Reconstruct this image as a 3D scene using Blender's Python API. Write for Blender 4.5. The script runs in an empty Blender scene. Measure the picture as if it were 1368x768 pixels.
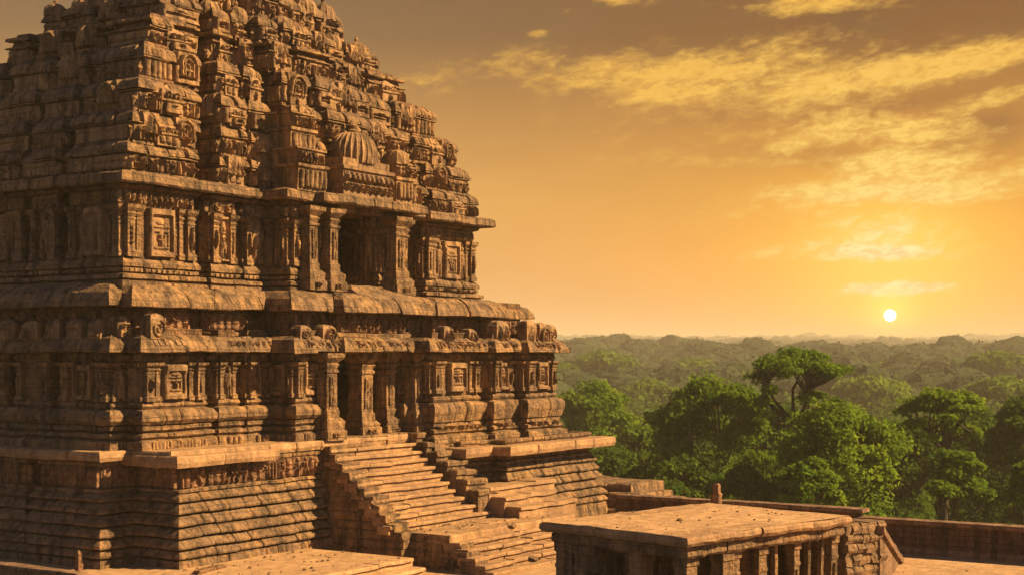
import bpy, bmesh, math, random
import numpy as np
from mathutils import Vector, noise
RNG = np.random.default_rng(7)
random.seed(7)
R_ = math.radians
sc = bpy.context.scene
COL = sc.collection

# ------------------------------------------------------------------ camera frame
FPX = 1976.0; HY = 473.0; ANG = math.atan(1266 / 1976)
FW = (math.cos(ANG), math.sin(ANG)); RT = (math.sin(ANG), -math.cos(ANG))
CX, CY, CZ = -30.32443, -34.04594, 6.37616
def at(px, py, z):            # photo pixel on the horizontal plane z -> world x, y
    d = (CZ - z) * FPX / (py - HY); r = (px - 684) / FPX * d
    return (CX + FW[0] * d + RT[0] * r, CY + FW[1] * d + RT[1] * r)
def ray(px, d):               # point at forward distance d along column px
    r = (px - 684) / FPX * d
    return (CX + FW[0] * d + RT[0] * r, CY + FW[1] * d + RT[1] * r)
def zat(py, d): return CZ - (py - HY) * d / FPX

# ------------------------------------------------------------------ noise
def _h(a, b, c, s):
    n = (a * 73856093) ^ (b * 19349663) ^ (c * 83492791) ^ (s * 2654435761)
    n = (n ^ (n >> 13)) * 1274126177 & 0x7fffffff
    return ((n ^ (n >> 16)) & 0xffff) / 32767.5 - 1.0
def vn(P, s=0):
    P = np.asarray(P, dtype=np.float64)
    i = np.floor(P).astype(np.int64); f = P - i; f = f * f * (3 - 2 * f)
    o = 0
    for dx in (0, 1):
        for dy in (0, 1):
            for dz in (0, 1):
                w = (f[:, 0] if dx else 1 - f[:, 0]) * (f[:, 1] if dy else 1 - f[:, 1]) * (f[:, 2] if dz else 1 - f[:, 2])
                o = o + w * _h(i[:, 0] + dx, i[:, 1] + dy, i[:, 2] + dz, s)
    return o
def wob(P, amp):
    D = np.stack([vn(P * 1.1, s) + .5 * vn(P * 3.7 + 9, s + 3) + .3 * vn(P * 9.1 + 5, s + 6) for s in (1, 2, 3)], 1)
    return P + D * amp

# ------------------------------------------------------------------ mesh collector
class MB:
    def __init__(s): s.v = []; s.f = []; s.n = 0
    def add(s, V, Fc):
        b = s.n
        s.v.append(np.asarray(V, dtype=np.float64)); s.n += len(V)
        s.f.extend([tuple(i + b for i in q) for q in Fc])
    def build(s, name, mat, parent=None, amp=0.022, smooth=False):
        me = bpy.data.meshes.new(name)
        V = np.concatenate(s.v) if s.v else np.zeros((0, 3))
        if amp and len(V): V = wob(V, amp)
        me.from_pydata(V.tolist(), [], s.f)
        if smooth: me.polygons.foreach_set('use_smooth', [True] * len(me.polygons))
        me.materials.append(mat); me.update()
        o = bpy.data.objects.new(name, me); COL.objects.link(o)
        if parent is not None: o.parent = parent
        return o
def empty(name, parent=None):
    o = bpy.data.objects.new(name, None); COL.objects.link(o)
    if parent is not None: o.parent = parent
    return o
def tag(o, label=None, cat=None, group=None, kind=None):
    for k, v in (('label', label), ('category', cat), ('group', group), ('kind', kind)):
        if v: o[k] = v
    return o

def loft(mb, rings, capb=True, capt=True):
    n = len(rings[0]); V = [p for r in rings for p in r]; Fc = []
    for k in range(len(rings) - 1):
        for i in range(n):
            j = (i + 1) % n
            Fc.append((k * n + i, k * n + j, (k + 1) * n + j, (k + 1) * n + i))
    if capb: Fc.append(tuple(range(n - 1, -1, -1)))
    if capt: Fc.append(tuple((len(rings) - 1) * n + i for i in range(n)))
    mb.add(V, Fc)
# rings of rectangles in a wall frame: o = 2D origin, t = along, n = outward
def fr(o, t, n, rows, mb, seg=.35):
    out = []
    rr = []
    for a, b in zip(rows[:-1], rows[1:]):
        rr.append(a); k = int(abs(b[4] - a[4]) / seg)
        for i in range(1, k + 1): rr.append(tuple(a[q] + (b[q] - a[q]) * i / (k + 1) for q in range(5)))
    rr.append(rows[-1])
    for s0, s1, n0, n1, z in rr:
        m = max(1, int(abs(s1 - s0) / .4)) if len(rows) else 1
        ring = []
        for i in range(m + 1): s = s0 + (s1 - s0) * i / m; ring.append((s, n1))
        for i in range(m + 1): s = s1 + (s0 - s1) * i / m; ring.append((s, n0))
        out.append((ring, z))
    m0 = max(len(r) for r, z in out)
    rings = []
    for (ring, z), (s0, s1, n0, n1, _) in zip(out, rr):
        k = m0 // 2 - 1
        ring = [(s0 + (s1 - s0) * i / k, n1) for i in range(k + 1)] + [(s1 + (s0 - s1) * i / k, n0) for i in range(k + 1)]
        rings.append([(o[0] + t[0] * s + n[0] * d, o[1] + t[1] * s + n[1] * d, z) for s, d in ring])
    # orientation
    if t[0] * n[1] - t[1] * n[0] > 0: rings = [r[::-1] for r in rings]
    rings = [r[::-1] for r in rings]
    loft(mb, rings)
def box(mb, x0, x1, y0, y1, z0, z1):
    fr((x0, y0), (1, 0), (0, -1), [(0, x1 - x0, -(y1 - y0), 0, z0), (0, x1 - x0, -(y1 - y0), 0, z1)], mb)

# ------------------------------------------------------------------ rectilinear plans
def edges(poly):
    N = len(poly); E = []
    for i in range(N):
        a, b = poly[i], poly[(i + 1) % N]; L = math.dist(a, b)
        E.append([a, b, L, ((b[0] - a[0]) / L, (b[1] - a[1]) / L)])
    out = []
    for i in range(N):
        a, b, L, t = E[i]; tp = E[i - 1][3]; tn = E[(i + 1) % N][3]
        c0 = tp[0] * t[1] - tp[1] * t[0]; c1 = t[0] * tn[1] - t[1] * tn[0]
        out.append((a, b, L, t, (t[1], -t[0]), 1 if c0 > .5 else (-1 if c0 < -.5 else 0), 1 if c1 > .5 else (-1 if c1 < -.5 else 0)))
    return out
def core(mb, poly, prof, seg=.6):
    """continuous wall following the plan through (offset, z) steps"""
    E = edges(poly); rings = []
    for o, z in prof:
        r = []
        for a, b, L, t, n, c0, c1 in E:
            m = max(1, int(L / seg)) if L < 40 else 4
            s0 = -c0 * o; s1 = L + c1 * o
            for i in range(m):
                s = s0 + (s1 - s0) * i / m
                r.append((a[0] + t[0] * s + n[0] * o, a[1] + t[1] * s + n[1] * o, z))
        rings.append(r)
    loft(mb, rings)
def detailed(n, a, b):
    return n[1] < -.5 or (n[0] < -.5 and min(a[1], b[1]) < 9) or (n[0] > .5 and min(a[1], b[1]) < 2)
def course(mb, poly, prof, bl=(.7, 1.3), jit=.03, gap=.012, zj=.008, back=-.25, skip=None, rnd=.03):
    """a row of separate stones along the plan; prof = [(out, z)] from top to bottom"""
    zt, zb = prof[0][1], prof[-1][1]
    for a, b, L, t, n, c0, c1 in edges(poly):
        if n[1] > .5 or (n[0] > .5 and min(a[1], b[1]) > 1.5): continue
        cuts = [0.0]; 
        while cuts[-1] < L - bl[0] * .6:
            cuts.append(min(L, cuts[-1] + random.uniform(*bl)))
        if L - cuts[-1] < bl[0] * .5 and len(cuts) > 1: cuts[-1] = L
        elif cuts[-1] < L: cuts.append(L)
        for k, (s0, s1) in enumerate(zip(cuts[:-1], cuts[1:])):
            f0 = k == 0; f1 = k == len(cuts) - 2
            dj = random.uniform(-jit, jit); dz = random.uniform(-zj, zj) - (random.random() < .04) * jit
            if skip and random.random() < skip: continue
            m = max(2, int((s1 - s0) / .28)); rings = []
            stops = [0, min(.12, .05 / (s1 - s0))] + [i / m for i in range(1, m)] + [1 - min(.12, .05 / (s1 - s0)), 1]
            for q, fr_ in enumerate(stops):
                ring = []
                endq = (q == 0 and not f0) or (q == len(stops) - 1 and not f1)
                pts = [(back, zt)] + list(prof) + [(back, zb)]
                for pi, (o, z) in enumerate(pts):
                    inn = 0 < pi < len(pts) - 1
                    oo = (o + dj) if inn else o
                    if endq and inn: oo -= rnd
                    e0 = s0 + (-c0 * oo if f0 else gap * (1 if inn else 1)); e1 = s1 + (c1 * oo if f1 else -gap)
                    s = e0 + (e1 - e0) * fr_
                    ring.append((a[0] + t[0] * s + n[0] * oo, a[1] + t[1] * s + n[1] * oo, z + dz - (rnd * .5 if endq and pi == 1 else 0)))
                rings.append(ring)
            loft(mb, rings)

# ------------------------------------------------------------------ carved relief (height fields)
def ell(U, V, cx, cy, rx, ry, a): return a * np.sqrt(np.clip(1 - ((U - cx) / rx) ** 2 - ((V - cy) / ry) ** 2, 0, 1))
def cap(U, V, x0, y0, x1, y1, r, a):
    dx, dy = x1 - x0, y1 - y0; q = np.clip(((U - x0) * dx + (V - y0) * dy) / (dx * dx + dy * dy + 1e-9), 0, 1)
    d = np.hypot(U - x0 - q * dx, V - y0 - q * dy); return a * np.sqrt(np.clip(1 - (d / r) ** 2, 0, 1))
def figure(U, V, cx, z0, h, a):
    j = lambda s: random.uniform(-s, s) * h
    H = ell(U, V, cx + j(.02), z0 + .84 * h, .075 * h, .09 * h, a)
    hx = cx + j(.03)
    for A in (ell(U, V, cx, z0 + .95 * h, .05 * h, .08 * h, a * .8), cap(U, V, cx, z0 + .7 * h, hx, z0 + .48 * h, .11 * h, a),
              ell(U, V, hx, z0 + .44 * h, .13 * h, .09 * h, a), cap(U, V, hx - .06 * h, z0 + .42 * h, hx - .08 * h + j(.04), z0 + .03 * h, .055 * h, a * .9),
              cap(U, V, hx + .06 * h, z0 + .42 * h, hx + .1 * h + j(.05), z0 + .03 * h, .055 * h, a * .9),
              cap(U, V, cx - .1 * h, z0 + .7 * h, cx - .2 * h + j(.03), z0 + .52 * h, .04 * h, a * .8), cap(U, V, cx - .2 * h, z0 + .52 * h, cx - .16 * h + j(.06), z0 + (.75 if random.random() < .5 else .35) * h, .035 * h, a * .8),
              cap(U, V, cx + .1 * h, z0 + .7 * h, cx + .2 * h + j(.03), z0 + .53 * h, .04 * h, a * .8), cap(U, V, cx + .2 * h, z0 + .53 * h, cx + .15 * h + j(.06), z0 + (.78 if random.random() < .5 else .36) * h, .035 * h, a * .8)):
        H = np.maximum(H, A)
    return H
def rect(U, V, x0, x1, y0, y1, a, e=.02):
    d = np.minimum(np.minimum(U - x0, x1 - U), np.minimum(V - y0, y1 - V)); return a * np.clip(d / e, 0, 1)
def relief(kind, U, V, w, h):
    H = np.zeros_like(U); a = .09
    if kind == 'figure':
        H = figure(U, V, w / 2, 0, h, .12)
    elif kind == 'figures':
        n = max(1, round(w / (.5 * h)))
        for i in range(n): H = np.maximum(H, figure(U, V, (i + .5) * w / n, .02, h * random.uniform(.8, .97), .1))
    elif kind == 'niche':
        m = min(.16 * w, .14); H = rect(U, V, .02, w - .02, 0, h, .14) - rect(U, V, m, w - m, m * 1.2, h - m * 1.6, .09)
        m2 = m * 1.7; H = H + rect(U, V, m2, w - m2, m2 * 1.1, h * .55, .05)
        x0, x1 = m2 + .03, w - m2 - .03
        H = H - rect(U, V, x0, x1, m2 * 1.2 + .03, h * .55 - .04, .08)
        H = np.maximum(H, figure(U, V, w / 2, m2 * 1.2 + .03, h * .42, .11))
        H = H + rect(U, V, m2 * .9, w - m2 * .9, h * .6, h * .64, .06) + ell(U, V, w / 2, h * .72, w * .2, h * .07, .06)
    elif kind == 'arch':
        n = max(1, round(w / (1.05 * h))); cw = w / n
        for i in range(n):
            cx = (i + .5) * cw; R = min(cw * .47, h * .52); cy = h * .42
            r = np.hypot(U - cx, (V - cy) * (.9)); r = np.where(V < cy, np.maximum(np.abs(U - cx), 0) + 0 * r, r)
            s = np.clip((R - r) / .03, 0, 1) * .13 - np.clip((R * .76 - r) / .02, 0, 1) * .09 + np.clip((R * .62 - r) / .02, 0, 1) * .06 - np.clip((R * .45 - r) / .02, 0, 1) * .08
            s = np.where(V > .02, s, 0)
            s = np.maximum(s, figure(U, V, cx, .03, h * .62, .1)); s = np.maximum(s, ell(U, V, cx, cy + R + .03, R * .18, R * .3, .1))
            H = np.maximum(H, s * (np.abs(U - cx) < cw * .5))
    elif kind == 'flute':
        p = max(.14, w / max(1, round(w / .24))); H = .09 * np.abs(np.sin(np.pi * U / p)) ** .6 * np.clip(V / .06, 0, 1)
    elif kind == 'fine':
        p = .15; H = .06 * np.abs(np.sin(np.pi * U / p + .5 * np.sin(V * 9))) ** .7 * np.clip(V / .05, 0, 1) * np.clip((h - V) / .05, 0, 1)
    elif kind == 'dentil':
        H = .07 * (np.mod(U, .24) < .14) * (V > h * .2) * (V < h * .85)
    elif kind == 'scroll':
        n = max(1, round(w / (h * 1.05))); cw = w / n
        for i in range(n):
            cx = (i + .5) * cw; r = np.hypot((U - cx) * h / cw, V - h / 2); th = np.arctan2(V - h / 2, (U - cx) * (1 if i % 2 else -1))
            s = .075 * np.clip(.5 + 1.2 * np.sin(th + 26 * r / h), 0, 1) * np.clip((h * .46 - r) / .03, 0, 1)
            H = np.maximum(H, s * (np.abs(U - cx) < cw * .5))
        H = np.maximum(H, rect(U, V, 0, w, 0, h * .07, .06)); H = np.maximum(H, rect(U, V, 0, w, h * .93, h, .06))
    elif kind == 'mixed':
        x = 0.0
        while x < w - .12:
            cw = min(w - x, random.uniform(.3, .6) * h); k = random.choice(['fg', 'fg', 'bl', 'lo', 'cv', 'fn'])
            m = (U >= x + .015) & (U < x + cw - .015)
            if k == 'fg': s = np.maximum(figure(U, V, x + cw / 2, 0, h * .93, .12), .02)
            elif k == 'bl': s = rect(U, V, x + .02, x + cw - .02, h * .05, h * .9, .1, .05) - .04 * np.abs(np.sin(V * 20))
            elif k == 'lo': s = ell(U, V, x + cw / 2, h * .5, cw * .42, h * .4, .12) - ell(U, V, x + cw / 2, h * .5, cw * .22, h * .2, .1)
            elif k == 'cv': s = cap(U, V, x + cw * .2, h * .1, x + cw * .7, h * .5, .06, .1) + cap(U, V, x + cw * .7, h * .5, x + cw * .3, h * .9, .06, .1)
            else: s = .08 * np.abs(np.sin(np.pi * (U - x) / .12)) * (V < h * .85)
            H = np.where(m, s, H); x += cw
    elif kind == 'barrel':
        H = .22 * np.sqrt(np.clip(1 - (V / h) ** 2, 0, 1)) + .03 * np.abs(np.sin(np.pi * U / .2))
    elif kind == 'leaf':
        n = max(1, round(w / (.8 * h))); cw = w / n
        for i in range(n):
            cx = (i + .5) * cw; q = np.abs(U - cx) / (cw * .5); e = (1 - (V / h) ** 1.6)
            s = .15 * np.clip((e - q) * 3, 0, 1) - .08 * np.clip((e * .6 - q) * 5, 0, 1) + .07 * np.clip((e * .3 - q) * 6, 0, 1)
            H = np.maximum(H, s)
    elif kind == 'ashlar':
        y = 0.0; row = 0
        H[:] = -.05
        while y < h:
            rh = min(h - y, random.uniform(.24, .36)); x = -random.random() * .8
            while x < w:
                cw = random.uniform(.5, 1.1); H = np.maximum(H, rect(U, V, x + .012, x + cw - .012, y + .012, y + rh - .012, .05 + random.uniform(-.03, .04), .045)); x += cw
            y += rh
    return H
AMP = [1.25]
def patch(mb, o, t, n, s0, s1, z0, z1, kind, base=.0, res=.04, lean=0.0, er=.009):
    w = s1 - s0; h = z1 - z0
    if w < .08 or h < .05: return
    nu = max(3, int(w / res)); nv = max(3, int(h / res))
    u = np.linspace(0, w, nu + 1); v = np.linspace(0, h, nv + 1); U, V = np.meshgrid(u, v)
    H = relief(kind, U, V, w, h)
    P0 = np.stack([(o[0] + t[0] * (U + s0)).ravel(), (o[1] + t[1] * (U + s0)).ravel(), (V + z0).ravel()], 1)
    # worn and chipped
    E = (vn(P0 * 7 + 3, 5) + .6 * vn(P0 * 15 + 3, 6)).reshape(H.shape); C = np.clip(vn(P0 * 2.3, 8).reshape(H.shape) - .35, 0, 1)
    H = H * AMP[0] * (1 - .8 * C) + er * E + base
    # fillets to the wall
    H[0, :] = H[-1, :] = -.06; H[:, 0] = H[:, -1] = -.06
    H = H + lean * (1 - V / h)
    X = o[0] + t[0] * (U + s0) + n[0] * H; Y = o[1] + t[1] * (U + s0) + n[1] * H
    Z = V + z0
    # keep skirts vertical
    VV = np.stack([X.ravel(), Y.ravel(), Z.ravel()], 1)
    W = nu + 1; idx = np.arange((nv + 1) * W).reshape(nv + 1, W)
    q = np.stack([idx[:-1, :-1], idx[:-1, 1:], idx[1:, 1:], idx[1:, :-1]], -1).reshape(-1, 4)
    mb.add(VV, q.tolist())

# ------------------------------------------------------------------ materials
def nt(mat): 
    mat.use_nodes = True; t = mat.node_tree; t.nodes.clear(); return t
class NB:
    def __init__(s, t): s.t = t
    def n(s, ty, **k):
        o = s.t.nodes.new(ty)
        for a, b in k.items(): setattr(o, a, b)
        return o
    def l(s, a, b): s.t.links.new(a, b)
    def put(s, sock, x):
        if isinstance(x, (int, float)): sock.default_value = x
        elif isinstance(x, (tuple, list)): sock.default_value = x
        else: s.l(x, sock)
    def m(s, op, a, b=0.0, c=0.0, clamp=False):
        o = s.n('ShaderNodeMath', operation=op, use_clamp=clamp)
        for i, x in enumerate((a, b, c)): s.put(o.inputs[i], x)
        return o.outputs[0]
    def vm(s, op, a, b): 
        o = s.n('ShaderNodeVectorMath', operation=op); s.put(o.inputs[0], a); s.put(o.inputs[1], b); return o
    def mix(s, f, a, b, bt='MIX'):
        o = s.n('ShaderNodeMix', data_type='RGBA', blend_type=bt); s.put(o.inputs[0], f); s.put(o.inputs[6], a); s.put(o.inputs[7], b); return o.outputs[2]
    def noise(s, v, sc_, det=4, r=.55, dist=0):
        o = s.n('ShaderNodeTexNoise'); s.put(o.inputs['Vector'], v); o.inputs['Scale'].default_value = sc_; o.inputs['Detail'].default_value = det; o.inputs['Roughness'].default_value = r; o.inputs['Distortion'].default_value = dist; return o.outputs[0]
    def ramp(s, f, a, b): 
        o = s.n('ShaderNodeMapRange'); s.put(o.inputs[0], f); o.inputs[1].default_value = a; o.inputs[2].default_value = b; return o.outputs[0]
    def scale(s, v, x, y, z):
        o = s.n('ShaderNodeMapping'); s.put(o.inputs[0], v); o.inputs['Scale'].default_value = (x, y, z); return o.outputs[0]
def stone(name, A, B, D, joints=.6, bump=.5, carve=0.0, rough=.9, dirt=.8, bw=.8, bh=.3, flat=False):
    mt = bpy.data.materials.new(name); t = nt(mt); b = NB(t)
    P = b.n('ShaderNodeNewGeometry').outputs['Position']
    sp = b.n('ShaderNodeSeparateXYZ'); b.l(P, sp.inputs[0])
    u = b.m('ADD', sp.outputs[0], sp.outputs[1]); cb = b.n('ShaderNodeCombineXYZ'); b.l(u, cb.inputs[0]); b.l(sp.outputs[1] if flat else sp.outputs[2], cb.inputs[1]); u = sp.outputs[0] if flat else u; b.l(u, cb.inputs[0])
    warp = b.vm('SCALE', b.n('ShaderNodeTexNoise').outputs['Color'], (0, 0, 0)); 
    wn = warp.inputs[0].links[0].from_node; b.l(P, wn.inputs['Vector']); wn.inputs['Scale'].default_value = 1.6; warp.inputs['Scale'].default_value = .14
    uv = b.vm('ADD', cb.outputs[0], warp.outputs[0]).outputs[0]
    br = b.n('ShaderNodeTexBrick'); b.l(uv, br.inputs['Vector']); br.inputs['Scale'].default_value = 1; br.inputs['Brick Width'].default_value = bw; br.inputs['Row Height'].default_value = bh
    br.inputs['Mortar Size'].default_value = .014; br.inputs['Mortar Smooth'].default_value = .4
    br.inputs['Color1'].default_value = (.25, .25, .25, 1); br.inputs['Color2'].default_value = (1, 1, 1, 1); br.inputs['Mortar'].default_value = (.5, .5, .5, 1)
    big = b.ramp(b.noise(P, .45, 4, .6), .4, .6); mid = b.ramp(b.noise(P, 2.3, 4, .65), .38, .64)
    col = b.mix(big, A, B); col = b.mix(b.m('MULTIPLY', mid, .62), col, D)
    rgb = b.n('ShaderNodeRGBToBW'); b.l(br.outputs['Color'], rgb.inputs[0])
    col = b.mix(b.m('MULTIPLY', b.m('SUBTRACT', 1.0, rgb.outputs[0]), .45), col, D)
    streak = b.ramp(b.noise(b.scale(P, 3.0, 3.0, .5), 1.0, 5, .68), .45, .62)
    col = b.mix(b.m('MULTIPLY', streak, dirt), col, tuple(c * .28 for c in D[:3]) + (1,))
    spk = b.ramp(b.noise(P, 22, 3, .7), .58, .75); col = b.mix(b.m('MULTIPLY', spk, .7), col, tuple(c * .3 for c in D[:3]) + (1,))
    lt = b.ramp(b.noise(P, 9, 4, .7), .56, .74); col = b.mix(b.m('MULTIPLY', lt, .45), col, tuple(min(.7, c * 1.5) for c in A[:3]) + (1,))
    col = b.mix(b.m('MULTIPLY', br.outputs['Fac'], joints), col, tuple(c * .25 for c in D[:3]) + (1,))
    vo = b.n('ShaderNodeTexVoronoi', feature='DISTANCE_TO_EDGE'); b.l(b.vm('ADD', P, warp.outputs[0]).outputs[0], vo.inputs['Vector']); vo.inputs['Scale'].default_value = 3.1
    crack = b.ramp(vo.outputs[0], 0, .05)
    h = b.m('ADD', b.m('MULTIPLY', b.noise(P, 7, 5, .7), .13), b.m('MULTIPLY', br.outputs['Fac'], -.03 * joints / .6))
    h = b.m('ADD', h, b.m('MULTIPLY', b.noise(P, 30, 2, .6), .03)); h = b.m('ADD', h, b.m('MULTIPLY', crack, .012))
    if carve:
        v2 = b.n('ShaderNodeTexVoronoi', feature='F1'); b.l(b.vm('ADD', P, warp.outputs[0]).outputs[0], v2.inputs['Vector']); v2.inputs['Scale'].default_value = 6.5
        h = b.m('ADD', h, b.m('MULTIPLY', v2.outputs[0], -carve))
    bp = b.n('ShaderNodeBump'); bp.inputs['Strength'].default_value = 1.0; bp.inputs['Distance'].default_value = bump * 2; b.l(h, bp.inputs['Height'])
    pb = b.n('ShaderNodeBsdfPrincipled'); b.l(col, pb.inputs['Base Color']); pb.inputs['Roughness'].default_value = rough; pb.inputs['Specular IOR Level'].default_value = .25
    b.l(bp.outputs[0], pb.inputs['Normal'])
    o = b.n('ShaderNodeOutputMaterial'); b.l(pb.outputs[0], o.inputs[0]); return mt
M_ST = stone('weathered_sandstone', (.50, .265, .105, 1), (.32, .185, .10, 1), (.13, .08, .052, 1), joints=.32, carve=.05)
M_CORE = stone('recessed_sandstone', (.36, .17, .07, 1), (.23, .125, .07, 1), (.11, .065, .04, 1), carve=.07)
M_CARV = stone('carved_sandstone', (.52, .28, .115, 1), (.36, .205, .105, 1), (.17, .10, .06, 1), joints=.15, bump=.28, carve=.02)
M_RED = stone('red_sandstone', (.45, .215, .10, 1), (.36, .185, .095, 1), (.18, .10, .06, 1), joints=.3, carve=.04)
M_FLOOR = stone('paving_stone', (.58, .34, .17, 1), (.50, .28, .135, 1), (.30, .165, .085, 1), joints=.35, flat=True, bump=.12, dirt=.3, bw=1.4, bh=.85)
M_WALL = stone('boundary_wall_stone', (.24, .115, .065, 1), (.19, .095, .06, 1), (.10, .055, .04, 1), joints=.7, bw=.5, bh=.2)
M_COPE = stone('coping_stone', (.40, .22, .12, 1), (.32, .18, .1, 1), (.2, .11, .07, 1), joints=.4)
M_STEP = stone('step_stone', (.54, .30, .14, 1), (.42, .23, .115, 1), (.20, .115, .065, 1), joints=.0, bump=.25, dirt=.3)

# ================================================================== TEMPLE
temple = empty('stone_temple'); tag(temple, 'towering carved sandstone temple with tiered pyramidal tower and two columned doorways', 'temple')

def plan(front, left, xr, yb):
    return left + front + [(xr, yb)] + ([(left[0][0], yb)] if abs(left[0][1] - yb) > .01 else [])
def leftside(x, yf, cuts, dep):
    """points down the left side from the back to the front corner; cuts = [(y0,y1)] recesses"""
    pts = []
    for y0, y1 in sorted(cuts, reverse=True): pts += [(x, y1), (x + dep, y1), (x + dep, y0), (x, y0)]
    return pts
YB = 11.5
# ---- plinth
L_pl = leftside(.6, .5, [(3.2, 3.9), (7.2, 7.9)], .5)
P_pl = [(.6, YB + .5)] + L_pl + [(.6, .5), (1.85, .5), (1.85, -1.5), (9.0, -1.5), (9.0, -1.2), (15.2, -1.2), (15.2, -2.6), (17.2, -2.6), (17.2, -3.3), (23.6, -3.3), (23.6, YB + .5)]
pl = empty('plinth', temple)
mb = MB(); core(mb, P_pl, [(.0, -1.0), (.0, 3.1)]); mb.build('plinth_core', M_CORE, pl)
zs = [2.22, 1.92, 1.56, 1.2, .86, .54, .26, -.62]; 
mb = MB()
for k in range(len(zs) - 1):
    zt, zb = zs[k], zs[k + 1]; o0 = .0 + .08 * k; o1 = o0 + (.19 if k < 5 else .12)
    prof = [(o0, zt - .03), (o0 + .07, zt - .05), (o1 + .05, zb + .12 if zb > -.3 else zb + .3), (o1 + .07, zb + .08), (o1 + .05, zb + .03)]
    course(mb, P_pl, prof, bl=(.45, 1.15), jit=.022, rnd=.03, gap=.012)
mb.build('base_moulding', M_ST, pl, amp=.014)
mb = MB(); course(mb, P_pl, [(.04, 3.12), (.08, 3.09), (.08, 3.02), (.05, 2.98)], jit=.01); course(mb, P_pl, [(.1, 2.3), (.14, 2.28), (.13, 2.2), (.06, 2.18)], jit=.015); mb.build('frieze_border', M_ST, pl)
def band(parent, poly, z0, z1, kinds, mat, name, base=.03, res=.045, minl=.25, pick=None, inset=.02):
    for a, b, L, t, n, c0, c1 in edges(poly):
        if not detailed(n, a, b) or L < minl: continue
        if L > 5 and n[0] > -.5 and pick == 'split': pass
        m = MB(); x = 0.0; stepL = 3.0
        nseg = max(1, round(L / 2.6))
        for i in range(nseg):
            patch(m, a, t, n, L * i / nseg + inset, L * (i + 1) / nseg - inset, z0, z1, random.choice(kinds), base, res)
        m.build(name, mat, parent, amp=.012)
band(pl, P_pl, 2.3, 3.0, ['mixed'], M_RED, 'carved_frieze', base=.02)
# ledge slab of the plinth (main part, raised and lowered pieces)
def slabcourse(parent, name, poly, zt, th, out, mat=M_STEP, bl=(.9, 1.7), jit=.03, top=True):
    m = MB(); course(m, poly, [(out - .04, zt), (out, zt - .04), (out + .015, zt - th * .6), (out - .03, zt - th)], bl=bl, jit=jit, back=-1.2, rnd=.02)
    if top: core(m, poly, [(out - .35, zt - th + .03), (out - .35, zt - .02)])
    return m.build(name, mat, parent, amp=.022)
P_sl = [(.6, YB + .5), (.6, .5), (1.85, .5), (1.85, -1.2), (9.2, -1.2), (14.6, -1.2), (14.6, YB)]
slabcourse(pl, 'plinth_ledge', P_sl, 3.46, .3, .42)
P_ch = [(1.75, 1.0), (1.75, -1.55), (5.3, -1.55), (5.3, 1.0)]
slabcourse(pl, 'plinth_ledge', P_ch, 3.33, .34, .48)
P_wg = [(15.2, 3), (15.2, -2.6), (17.0, -2.6), (17.0, -3.4), (23.6, -3.4), (23.6, YB)]
slabcourse(pl, 'plinth_ledge', P_wg, 2.92, .36, .75)

# ---- lower storey
lo = empty('lower_storey', temple)
P_lo = [(1.2, YB)] + leftside(1.2, .75, [(2.9, 3.5), (5.0, 5.5), (7.2, 7.8)], .7) + [(1.2, .75), (1.8, .75), (1.8, 0), (4.34, 0), (4.34, .7), (5.1, .7), (5.1, 0), (5.85, 0), (5.85, .7), (6.45, .7), (6.45, 0), (7.35, 0), (7.35, .4),
   (7.7, .4), (7.7, -1), (9.3, -1), (9.3, 5.5), (16.5, 5.5), (16.5, .3), (13.6, .3), (13.6, -1.0), (14.2, -1.0), (14.2, -2.0), (17.2, -2.0), (17.2, -1.5), (17.8, -1.5), (17.8, -2.3), (19.1, -2.3), (19.1, -1.9), (19.6, -1.9), (19.6, -2.7), (21.75, -2.7), (21.75, YB)]
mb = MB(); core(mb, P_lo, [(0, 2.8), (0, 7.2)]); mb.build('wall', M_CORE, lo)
mb = MB()
prof_lo = [[(.03, 4.92), (.1, 4.88), (.12, 4.8), (.05, 4.72)], [(.06, 4.7), (.25, 4.66), (.36, 4.5), (.36, 4.34), (.24, 4.22)], [(.1, 4.2), (.2, 4.17), (.2, 4.06), (.12, 4.0)],
           [(.14, 3.97), (.28, 3.94), (.3, 3.84), (.22, 3.78)], [(.2, 3.76), (.33, 3.72), (.36, 3.5), (.34, 3.36)]]
def cutpoly(poly, pred): return poly
Pl_left = [(1.2, YB)] + leftside(1.2, .75, [(2.9, 3.5), (5.0, 5.5), (7.2, 7.8)], .7) + [(1.2, .75), (1.8, .75), (1.8, 0), (4.34, 0), (4.34, .7), (5.1, .7), (5.1, 0), (5.85, 0), (5.85, .7), (6.45, .7), (6.45, 0), (7.35, 0), (7.35, .4), (7.7, .4), (7.7, -1), (9.2, -1), (9.2, 3)]
Pl_right = [(13.7, 3), (13.7, -1.0), (14.2, -1.0), (14.2, -2.0), (17.2, -2.0), (17.2, -1.5), (17.8, -1.5), (17.8, -2.3), (19.1, -2.3), (19.1, -1.9), (19.6, -1.9), (19.6, -2.7), (21.75, -2.7), (21.75, YB)]
for pr in prof_lo: course(mb, Pl_left, pr, bl=(.5, 1.1), jit=.02)
mb.build('base_moulding', M_ST, lo, amp=.024); mb = MB()
for pr in prof_lo: course(mb, Pl_right, [(o, z - .1 if z > 4.3 else z - .35) for o, z in pr], bl=(.5, 1.1), jit=.02)
for z in (3.35, 3.05): course(mb, Pl_right, [(.3, z), (.42, z - .05), (.44, z - .2), (.4, z - .28)], bl=(.5, 1.1), jit=.03)
mb.build('base_moulding', M_ST, lo, amp=.024)
band(lo, Pl_left[:-1] + [(9.2, 3)], 3.42, 3.74, ['flute', 'fine'], M_CARV, 'carved_frieze', base=.34)
band(lo, Pl_right, 3.5, 3.76, ['mixed'], M_CARV, 'carved_frieze', base=.22)

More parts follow.
